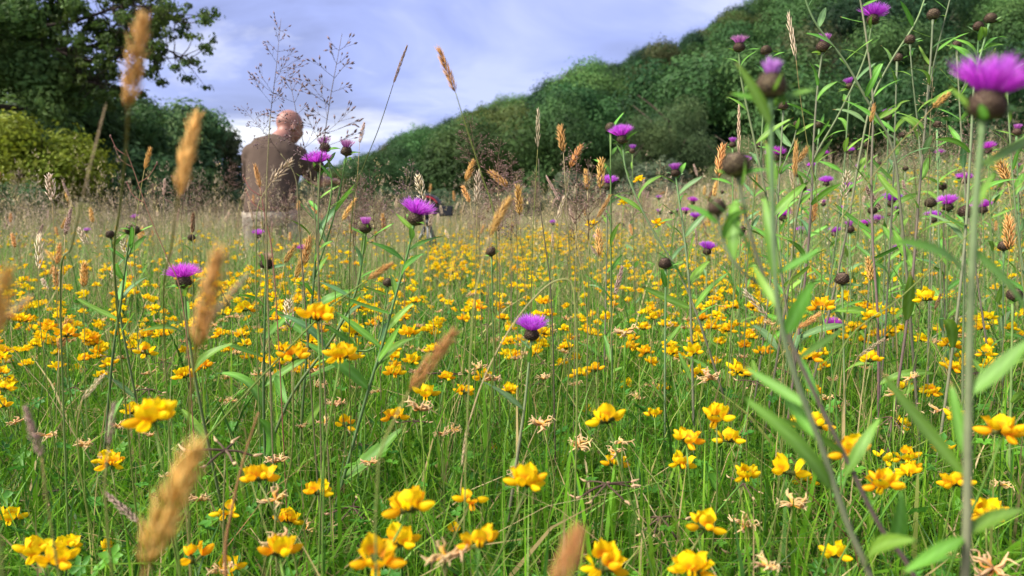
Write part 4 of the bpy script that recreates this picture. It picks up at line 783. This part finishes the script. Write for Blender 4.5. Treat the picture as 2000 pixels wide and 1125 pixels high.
TALL = [(1752, 120, 1.15, 'bud', 'between the slanting bloom and the dark buds'), (1868, 95, 1.2, 'bud', 'left of the pair of brown buds'), (1660, 175, 1.25, 'half', 'under the tallest purple bloom'), (1530, 215, 1.1, 'bud', 'behind the wispy lilac head'), (1965, 150, 1.1, 'bud', 'right of the large purple bloom'),
        (1735, 235, 1.3, 'half', 'in the thick of the leafy stems'), (1600, 250, 1.35, 'bud', 'behind the half open pink head'), (1985, 265, 1.2, 'half', 'behind the large bloom stem'), (1830, 250, 1.3, 'bud', 'below the three dark buds'), (1690, 290, 1.5, 'bud', 'low among the leafy stems'), (1480, 290, 1.4, 'bud', 'behind the brown twin buds'), (1930, 300, 1.4, 'open', 'behind the large purple bloom')]
for i, (px, py, d, k, wh) in enumerate(TALL):
    x = (px - 1000) / FPX * d; m = P(px, py, d).z - float(gz(x, d)); ex = r2.uniform(-90, 90)
    knapweed('tall ' + KL[k].replace('small ', '') + ' ' + wh, [(px, py), (px + ex * .25, py + m * .35 / d * FPX), (px + ex, py + m * .88 / d * FPX)], d, k, .78, nl=20, col=r2.choice(('green', 'grey', 'purple')), seed=240 + i, lscale=1.15, branches=[([(px + 26, py + 34), (px + 20, py + 60), (px + ex * .12, py + 110)], 'bud', .62)] if i % 2 else ())

# ------------------------------------------------------------------ grasses with seed heads
def spike_mesh(seed, n, L, wid, sl, sw, tilt, col, tipc, taper=True):
    r = random.Random(seed); mb = MB(); col = np.array(col); tipc = np.array(tipc); bend = r.uniform(-.06, .06) * L
    ax = lambda t: np.array((bend * t * t, 0, L * t)); tube(mb, [ax(t) for t in np.linspace(0, .95, 7)], .0005, 4, col * .8)
    for k in range(n):
        t = (k + .5) / n; a = k * 2.39996 + r.uniform(-.3, .3); env = (math.sin(math.pi * min(1, .14 + .84 * t ** .8)) ** .8) if taper else 1; th = tilt * r.uniform(.6, 1.3)
        o = np.array((math.cos(a), math.sin(a), 0)); d = o * math.sin(th) + np.array((0, 0, math.cos(th))); b = ax(t * .92) + o * wid * env * .42; l = sl * r.uniform(.75, 1.2) * (.7 + .3 * env); sd = np.cross(d, o); nr = np.cross(sd, d); w = sw * r.uniform(.8, 1.2)
        m = b + d * l * .42; e = b + d * l + o * .0006 * r.random(); cc = col * r.uniform(.72, 1.25)
        mb.add([b, m + sd * w, m + nr * w * .7, m - sd * w, m - nr * w * .7, e], [(0, 1, 2), (0, 2, 3), (0, 3, 4), (0, 4, 1), (5, 2, 1), (5, 3, 2), (5, 4, 3), (5, 1, 4)], np.array([cc * .8, cc, cc, cc, cc, tipc * r.uniform(.85, 1.1)]))
    return mb.mesh('seed_head', M_DRY)
GOLD, PALE, BRN, PINK = (.60, .32, .088), (.62, .49, .33), (.24, .13, .07), (.46, .31, .25)
SPK = {'golden': [spike_mesh(i, 84, .05, .0050, .0135, .00105, .46, GOLD, (.76, .50, .20)) for i in range(3)], 'pale': [spike_mesh(10 + i, 30, .05, .0075, .0135, .0017, .42, PALE, (.74, .64, .48)) for i in range(3)],
       'slim': [spike_mesh(20 + i, 44, .05, .0032, .0085, .0009, .22, (.56, .42, .26), (.66, .55, .38)) for i in range(2)], 'brown': [spike_mesh(30 + i, 80, .045, .0052, .0075, .0011, .35, BRN, (.36, .22, .12)) for i in range(2)], 'pink': [spike_mesh(40 + i, 60, .05, .0048, .0085, .0011, .32, PINK, (.6, .45, .36)) for i in range(2)]}
SPW = {'golden': .0125, 'pale': .018, 'slim': .007, 'brown': .011, 'pink': .0105}
GST = [(.42, .30, .13), (.34, .27, .11), (.26, .25, .08), (.50, .40, .22)]
def grass_stalk(label, hb, ht, d, kind='golden', path=(), wpx=None, seed=0, group='seeding grasses in the meadow', rad=.00055, stc=None, name='grass_stalk', extra=(), back=0.0):
    """hb, ht: photo pixels of the seed head's base and tip; path: further pixels down the stalk"""
    r = random.Random(seed); A_, B_ = P(*hb, d), P(*ht, d + r.uniform(-.01, .01)); pts = [A_] + [P(px, py, d + back * ((i + 1) / max(1, len(path))) ** 1.5) for i, (px, py) in enumerate(path)]; l = pts[-1]; dv = (A_ - B_); g = float(gz(l.x, l.y))
    if l.z - g > .01:
        k = max(-.5, min(.5, dv.x / max(.004, abs(dv.z)))) * .35 if not path else 0; hgt = l.z - g
        if not path: pts.append(l + Vector((k * hgt * .5, r.uniform(-.01, .01), -hgt * .5)))
        b = l + Vector((k * hgt * .8 + r.gauss(0, .05 if not path else .012), r.uniform(-.005, .05), 0)); b.z = float(gz(b.x, b.y)) - .006; pts.append(b)
    base = pts[-1]; t = thing(name, base, label, 'grass stalk', group); sp = spline([np.array(q - base) for q in pts], 6); c = np.array(stc or r.choice(GST)); mb = MB(); tq = np.linspace(0, 1, len(sp))[:, None] ** .8; tube(mb, sp, np.linspace(rad * .7, rad * 1.2, len(sp)), 5, (c * (1 - tq) + np.array((.16, .24, .05)) * tq) * r.uniform(.8, 1.15)); put('stem', mb.mesh('stem', M_DRY), t)
    def hd(a, b, w, kd):
        L = (b - a).length; ws = (w * .68 / FPX * d / SPW[kd]) if w else L / .05; put('seed_head', SPK[kd][r.randrange(len(SPK[kd]))], t, a - base, ax_z(b - a, r.random() * 6.28), (ws, ws, L / .056))
    hd(A_, B_, wpx, kind)
    for (a, b, w, kd) in extra: hd(P(*a, d), P(*b, d + .01), w, kd)
    return t
G_ = grass_stalk
G_('tall blurred golden grass head rising against the sky beside the oak limb', (250, 218), (282, 8), .26, 'golden', [(245, 300), (235, 400), (225, 560)], 50, 1, rad=.0007, back=.35, stc=(.20, .17, .07))
G_('blurred golden grass head in front of the left trees', (348, 388), (388, 205), .28, 'golden', [(335, 480), (320, 640)], 44, 2, rad=.0006, back=.35)
G_('thick blurred straw grass head with a side tuft over the yellow flowers', (382, 690), (436, 462), .245, 'golden', [(370, 800), (365, 940)], 56, 3, rad=.0006, back=.35, extra=[((398, 640), (492, 520), 28, 'slim')])
G_('large blurred orange gold grass head over the near grass', (285, 1110), (390, 840), .20, 'golden', [(268, 1180)], 88, 4, rad=.0007, stc=(.45, .25, .08))
G_('leaning blurred golden grass head in the middle of the trefoil', (798, 765), (900, 636), .33, 'golden', [(770, 820), (740, 900)], 42, 5)
G_('faint blurred straw grass head rising from the bottom edge', (1085, 1150), (1142, 1020), .17, 'golden', [(1060, 1220)], 66, 6, rad=.0005)
G_('blurred golden grass head with a drooping tuft cut by the left edge', (-12, 660), (18, 505), .22, 'golden', [(-20, 760)], 52, 7, rad=.0006, extra=[((-10, 640), (68, 566), 26, 'slim')])
G_('blurred pinkish grass head leaning left in the near grass', (82, 895), (44, 780), .35, 'pink', [(90, 960)], 30, 8)
G_('faint soft pink grass head standing straight in the near grass', (212, 872), (224, 775), .36, 'pink', [(205, 960)], 22, 9)
G_('tawny grass head on a leaning stalk in front of the hillside', (955, 462), (1000, 378), .50, 'golden', [(940, 520), (925, 600)], 27, 10)
G_('brown grass head bowing left on a long stalk against the sky', (890, 182), (852, 84), .60, 'golden', [(908, 240), (940, 340), (968, 440)], 22, 11, stc=(.20, .24, .06))
G_('slim dark grass head leaning right on a wiry stalk against the sky', (768, 165), (801, 68), .78, 'brown', [(740, 250), (712, 320), (690, 390)], 11, 12, stc=(.12, .11, .06))
G_('cream grass head with large papery spikelets before the dark woods', (932, 402), (935, 324), .80, 'pale', [(930, 470)], 27, 13)
G_('loose pale oat like grass head above the film camera hillside', (1050, 292), (1051, 205), .90, 'pale', [(1045, 380), (1040, 470)], 16, 14)
G_('tall loose tan grass head high against the hill', (1555, 118), (1538, 18), .90, 'pale', [(1563, 190), (1580, 300), (1600, 420)], 20, 15)
G_('narrow cream grass head standing beside the brown knapweed buds', (1443, 310), (1443, 192), .85, 'slim', [(1442, 380), (1440, 470)], 12, 16)
G_('golden grass head among the knapweed leaves on the right', (1552, 348), (1556, 268), .80, 'golden', [(1550, 430)], 15, 17)
G_('fluffy cream grass head across the shirt of the kneeling person', (528, 358), (578, 306), .72, 'pale', [(505, 400), (500, 470)], 34, 18)
G_('small golden grass head on the left of the kneeling person', (508, 368), (497, 316), .85, 'golden', [(512, 430)], 14, 19)
G_('pale bleached grass head with wide spikelets at the meadow left', (76, 530), (77, 448), .80, 'pale', [(76, 600)], 26, 20)
G_('little golden grass head before the dark left trees', (282, 332), (296, 284), .90, 'golden', [(270, 400), (262, 480)], 13, 21)
G_('straw grass head leaning right beside the violet knapweed', (668, 432), (698, 384), .85, 'golden', [(655, 480)], 15, 22)
G_('grass head on a long green stem leaning across the trefoil', (718, 546), (772, 510), .62, 'golden', [(640, 605), (540, 705), (400, 858), (335, 935)], 20, 23, stc=(.22, .32, .08), rad=.0009)
G_('straw grass head tucked behind the big purple bloom on a long diagonal stalk', (1822, 210), (1858, 178), .62, 'golden', [(1740, 300), (1640, 430), (1530, 575)], 20, 24)
G_('long diagonal straw stalk crossing the right of the meadow', (2010, 345), (2040, 312), .60, 'slim', [(1900, 450), (1760, 580), (1640, 690)], 14, 25)
G_('pale grass head lying beside the near knapweed stem', (1500, 622), (1448, 560), .70, 'pale', [(1530, 700)], 22, 26)
G_('straw grass head pointing right under the knapweed leaf', (1558, 642), (1608, 610), .70, 'golden', [(1540, 720)], 18, 27)
G_('whitish grass head with a long thin awn near the right flowers', (1675, 698), (1735, 655), .72, 'slim', [(1650, 760)], 14, 28)
G_('dark brown grass head beside the right trefoil cluster', (1826, 605), (1840, 565), .85, 'brown', [(1815, 680)], 13, 29)
G_('pinkish twisted grass head lying in the near left grass', (272, 1022), (196, 954), .52, 'pink', [(290, 1080)], 24, 30)
G_('straw grass head leaning right in the left trefoil', (160, 782), (206, 728), .62, 'pale', [(150, 850)], 22, 31)
G_('bent straw stalk arching over with its head hanging down', (915, 828), (898, 918), .62, 'slim', [(940, 752), (985, 660), (1040, 585), (1082, 550), (1112, 548), (1124, 600)], 13, 32, stc=(.58, .46, .26), rad=.0008)
G_('stout pale dry stem slanting up before the dark left trees', (160, 390), (211, 182), .36, 'slim', [(140, 480), (118, 580)], 7, 33, stc=(.40, .36, .24), rad=.0009, back=.35)
G_('tan grass head with spread spikelets right of the purple stem', (1700, 240), (1710, 200), .9, 'golden', [(1690, 330)], 12, 34)
G_('golden grass head leaning left by the trefoil before the hillside', (1095, 395), (1062, 336), .95, 'pink', [(1110, 460)], 10, 35)
G_('orange brown grass head leaning right above the trefoil', (1165, 428), (1196, 378), .95, 'golden', [(1150, 500)], 12, 36)
G_('pale tufted grass head by the trefoil in mid meadow', (1088, 430), (1104, 378), .95, 'pale', [(1075, 500)], 14, 37)
# thin reddish stalks
def wiry(label, px, d, c, seed, rad=.0009, twigs=4):
    r = random.Random(seed); W_ = [P(a, b, d) for a, b in px]; l = W_[-1]; b = l.copy(); b.z = float(gz(l.x, l.y)) - .006; b.x += .01; W_.append(b); t = thing('dry_stalk', b, label, 'stalk', 'thin dry stalks'); sp = spline([np.array(q - b) for q in W_], 6)
    mb = MB(); tube(mb, sp, np.linspace(rad * .6, rad * 1.2, len(sp)), 5, c); put('stem', mb.mesh('stem', M_STEM), t)
    for i in range(twigs):
        s = sp[2 + i * 3]; a = r.choice((-1, 1)); q = spline([s, s + np.array((a * .012, 0, .008)), s + np.array((a * .02, .003, .022))], 4); mb = MB(); tube(mb, q, np.linspace(.0005, .0003, len(q)), 4, c); ellipsoid(mb, q[-1], (.0012, .0012, .002), (.16, .09, .06), 6, 4); put('twig', mb.mesh('twig', M_STEM), t)
wiry('curving reddish dry stalk with small twigs beside the left grass heads', [(246, 292), (262, 335), (288, 410), (325, 500), (352, 565)], .80, (.24, .11, .07), 1, .0006)
wiry('thin red stem crossing the trousers of the kneeling person', [(508, 365), (517, 420), (530, 480)], .80, (.26, .10, .07), 2, .0006, twigs=2)
wiry('dark wiry stem rising through the middle trefoil', [(1052, 310), (1055, 400), (1065, 480), (1075, 560)], .95, (.10, .09, .05), 3, twigs=0)
wiry('thin brown stem standing in the near grass beside the blurred gold head', [(505, 805), (475, 900), (452, 1000), (440, 1080)], .42, (.30, .16, .06), 4, twigs=0)
# scattered seeding grasses
KD = {'golden': 'golden dense seed head', 'pale': 'pale papery seed head', 'slim': 'slim straw seed head', 'brown': 'dark brown seed head', 'pink': 'pinkish tan seed head'}
rr = random.Random(77)
for i in range(230):
    d = .9 + 3.6 * rr.random() ** 1.2; px = rr.uniform(-60, 2060); kind = rr.choices(('golden', 'pale', 'slim', 'brown', 'pink'), (4, 2, 3, .8, 3))[0]
    x = (px - 1000) / FPX * d; zt = float(gz(x, d)) + rr.gauss(.37, .06) + (.05 if px > 600 else 0); L = rr.uniform(.028, .05); py = 425 - (zt - .42) / d * FPX; lp = L / d * FPX; a = rr.gauss(0, .35)
    if px < 700: py += 12
    G_(KD[kind] + (' leaning' if abs(a) > .3 else ' upright') + ' by ' + by_mark(x, d), (px, py), (px + math.sin(a) * lp, py - math.cos(a) * lp), d, kind, (), None, 500 + i)

# airy panicles
def panicle(seed, L, wid, nodes, per, sp_l, col, scol):
    r = random.Random(seed); mb = MB(); col = np.array(col); scol = np.array(scol); tube(mb, [(0, 0, 0), (.001, 0, L * .5), (0, .001, L)], [.0005, .0004, .0002], 4, col)
    def spk(p, d):
        d = d / np.linalg.norm(d); s = np.cross(d, unit(1, np.random.default_rng(r.randrange(10 ** 6)))[0]); s /= np.linalg.norm(s) + 1e-9; n_ = np.cross(s, d); w = sp_l * .17; c = scol * r.uniform(.7, 1.3); mb.add([p, p + d * sp_l * .5 + s * w, p + d * sp_l * .5 - s * w * .5 + n_ * w, p + d * sp_l * .5 - s * w * .5 - n_ * w, p + d * sp_l], [(0, 1, 2), (0, 2, 3), (0, 3, 1), (4, 2, 1), (4, 3, 2), (4, 1, 3)], c)
    for i in range(nodes):
        t = i / nodes; z = L * (.12 + .86 * t); bl = wid * (1 - t) ** .8 + .004
        for k in range(max(2, int(per * (1 - .5 * t)))):
            a = r.random() * 6.28; el = r.uniform(.35, .9); d = np.array((math.cos(a) * math.cos(el), math.sin(a) * math.cos(el), math.sin(el))); l = bl * r.uniform(.5, 1.1); s = np.array((0, 0, z)); e = s + d * l
            tube(mb, [s, s + d * l * .5 + (0, 0, -.0006), e], [.00028, .00022, .00016], 3, col); spk(e, d)
            for q in range(int(2 + l / .007)):
                f = r.uniform(.35, 1); b = s + d * l * f; dv = d + unit(1, np.random.default_rng(r.randrange(10 ** 6)))[0] * .8; ln = r.uniform(.003, .008); tube(mb, [b, b + dv * ln], [.00018, .00014], 3, col); spk(b + dv * ln, dv)
    return mb.mesh('panicle', M_DRY)
PAN = {'pink': [panicle(i, .10, .034, 9, 5, .0034, (.20, .13, .09), (.34, .21, .19)) for i in range(3)], 'dark': [panicle(10 + i, .13, .045, 8, 3, .0062, (.16, .12, .10), (.24, .16, .16)) for i in range(2)], 'straw': [panicle(20 + i, .11, .030, 8, 4, .004, (.34, .27, .15), (.48, .38, .24)) for i in range(2)]}
def pan(label, b, tpx, d, kind, seed, path=()):
    r = random.Random(seed); A_, B_ = P(*b, d), P(*tpx, d); pts = [A_] + [P(x, y, d) for x, y in path]; l = pts[-1]; base = l + Vector(((A_ - B_).x * .4, .01, 0)); base.z = float(gz(base.x, base.y)) - .006; pts += [base]
    t = thing('panicle_stalk', base, label, 'grass stalk', 'airy panicle grasses'); sp = spline([np.array(q - base) for q in pts], 6); mb = MB(); tube(mb, sp, np.linspace(.00045, .0008, len(sp)), 4, (.22, .19, .10)); put('stem', mb.mesh('stem', M_DRY), t)
    L = (B_ - A_).length; k = L / {'pink': .10, 'dark': .13, 'straw': .11}[kind]; put('panicle', PAN[kind][r.randrange(len(PAN[kind]))], t, A_ - base, ax_z(B_ - A_, r.random() * 6), k)
pan('tall open panicle with dark spikelets against the sky by the kneeling person', (626, 318), (668, 66), .66, 'dark', 1, [(622, 400)])
pan('slender panicle with dark branchlets rising over the bald head', (528, 225), (549, 36), .66, 'dark', 2, [(522, 330), (520, 420)])
pan('bare branched panicle leaning left of the violet knapweed', (606, 335), (560, 130), .72, 'dark', 3, [(615, 420)])
pan('drooping panicle reaching left over the back of the person', (548, 300), (470, 205), .7, 'dark', 15, [(575, 340), (585, 450)])
pan('dense pinkish panicle cloud before the dark woods', (1125, 450), (1128, 285), 1.0, 'pink', 4); pan('second pinkish panicle beside the dense cloud', (1150, 470), (1150, 310), 1.0, 'pink', 5)
pan('purplish panicle left of the pinkish cloud', (975, 470), (972, 315), 1.05, 'pink', 6); pan('loose panicle beside the cream grass head', (1010, 480), (1000, 330), 1.1, 'dark', 7)
pan('brownish panicle standing above the trefoil left of the camera', (735, 480), (722, 330), 1.0, 'pink', 8); pan('fine panicle leaning right behind the violet knapweed', (690, 480), (700, 345), 1.05, 'pink', 9)
pan('wiry panicle with pale spikelets behind the big purple bloom', (1815, 330), (1822, 150), .95, 'straw', 10); pan('spreading straw panicle in the knapweed patch', (1790, 380), (1775, 230), 1.0, 'straw', 11)
pan('airy straw panicle under the big purple bloom', (1850, 360), (1850, 235), 1.0, 'straw', 12); pan('small straw panicle beside the brown knapweed buds', (1465, 370), (1462, 262), 1.0, 'straw', 13)
for i in range(150):
    d = 1.2 + 4.3 * rr.random(); px = rr.gauss(900, 330) if i < 75 else (rr.uniform(0, 2000) if i < 120 else rr.uniform(1450, 2050)); px += 130 if 790 < px < 890 else 0; kind = rr.choices(('pink', 'straw', 'dark'), (5, 3, 1))[0]; x = (px - 1000) / FPX * d; zt = float(gz(x, d)) + rr.gauss(.51, .05); L = rr.uniform(.08, .14); py = 425 - (zt - .42) / d * FPX; lp = L / d * FPX
    pan({'pink': 'hazy pinkish panicle', 'straw': 'straw coloured panicle', 'dark': 'dusky open panicle'}[kind] + ' on a fine stalk by ' + by_mark(x, d), (px, py + lp), (px + rr.gauss(0, .12) * lp, py), d, kind, 700 + i)

# hazy seeding grass beyond counting
mb = MB(); r = random.Random(3); mb.add([(-.0008, 0, -.38), (.0008, 0, -.38), (0, 0, .06)], [(0, 1, 2)], (.30, .25, .13))
for k in range(26):
    a = r.random() * 6.28; q = r.random(); l = .030 * (1 - q) + .004; p = np.array((math.cos(a) * l * r.random(), math.sin(a) * l * r.random(), -.07 + .14 * q)); e = p + np.array((math.cos(a) * .003, math.sin(a) * .003, .006)); s = np.array((-math.sin(a), math.cos(a), 0)) * .0013
    mb.add([p - s, p + s, e], [(0, 1, 2)], np.array((.58, .45, .31)) * r.uniform(.75, 1.25))
v, f, c = mb.arr(); n = 24000; xy = wedge(n, 1.9, 20.0, .8, .3); xy[:, 1] = 1.9 + (xy[:, 1] - 1.9) * RNG.random(n) ** .9; ok = np.abs(xy[:, 0]) < .8 * xy[:, 1] + .3; xy = xy[ok]; n = len(xy)
ppx = pix_x(xy[:, 0], xy[:, 1]); ok = ~((ppx > 790) & (ppx < 895) & (xy[:, 1] < 5.6) & (RNG.random(n) < .85)); xy = xy[ok]; n = len(xy)
zt = gz(xy[:, 0], xy[:, 1]) + np.where(RNG.random(n) < .35, RNG.normal(.53, .06, n), RNG.normal(.40, .07, n)) * (.82 + .18 * sst(1.9, 3.2, xy[:, 1]))
mass('hazy_seed_grass', v, f, c, np.column_stack([xy, zt]), RNG.random(n) * 6.28, RNG.uniform(.8, 1.25, n), .12, M_DRY, 'haze of pinkish tan seeding grass over the far meadow', 'grass', mixcol(n, [(1, 1, 1), (1.1, 1.1, .8), (.85, .8, .9)], (3, 2, 2), .2))
# thin straw stems through the sward
n = 5200; xy = wedge(n, .45, 6, .78, .1); xy[:, 1] = .45 + (xy[:, 1] - .45) * RNG.random(n) ** .5; h = RNG.uniform(.2, .46, n) * np.minimum(1, .5 + .3 * xy[:, 1])
blades('straw_stems', xy, h, RNG.uniform(.0008, .0016, n), np.abs(RNG.normal(.6, .6, n)), mixcol(n, [(.52, .40, .20), (.40, .30, .14), (.30, .14, .07), (.25, .28, .10)], (3, 3, 1, 3)), 'thin straw coloured grass stems standing through the sward', 'grass')
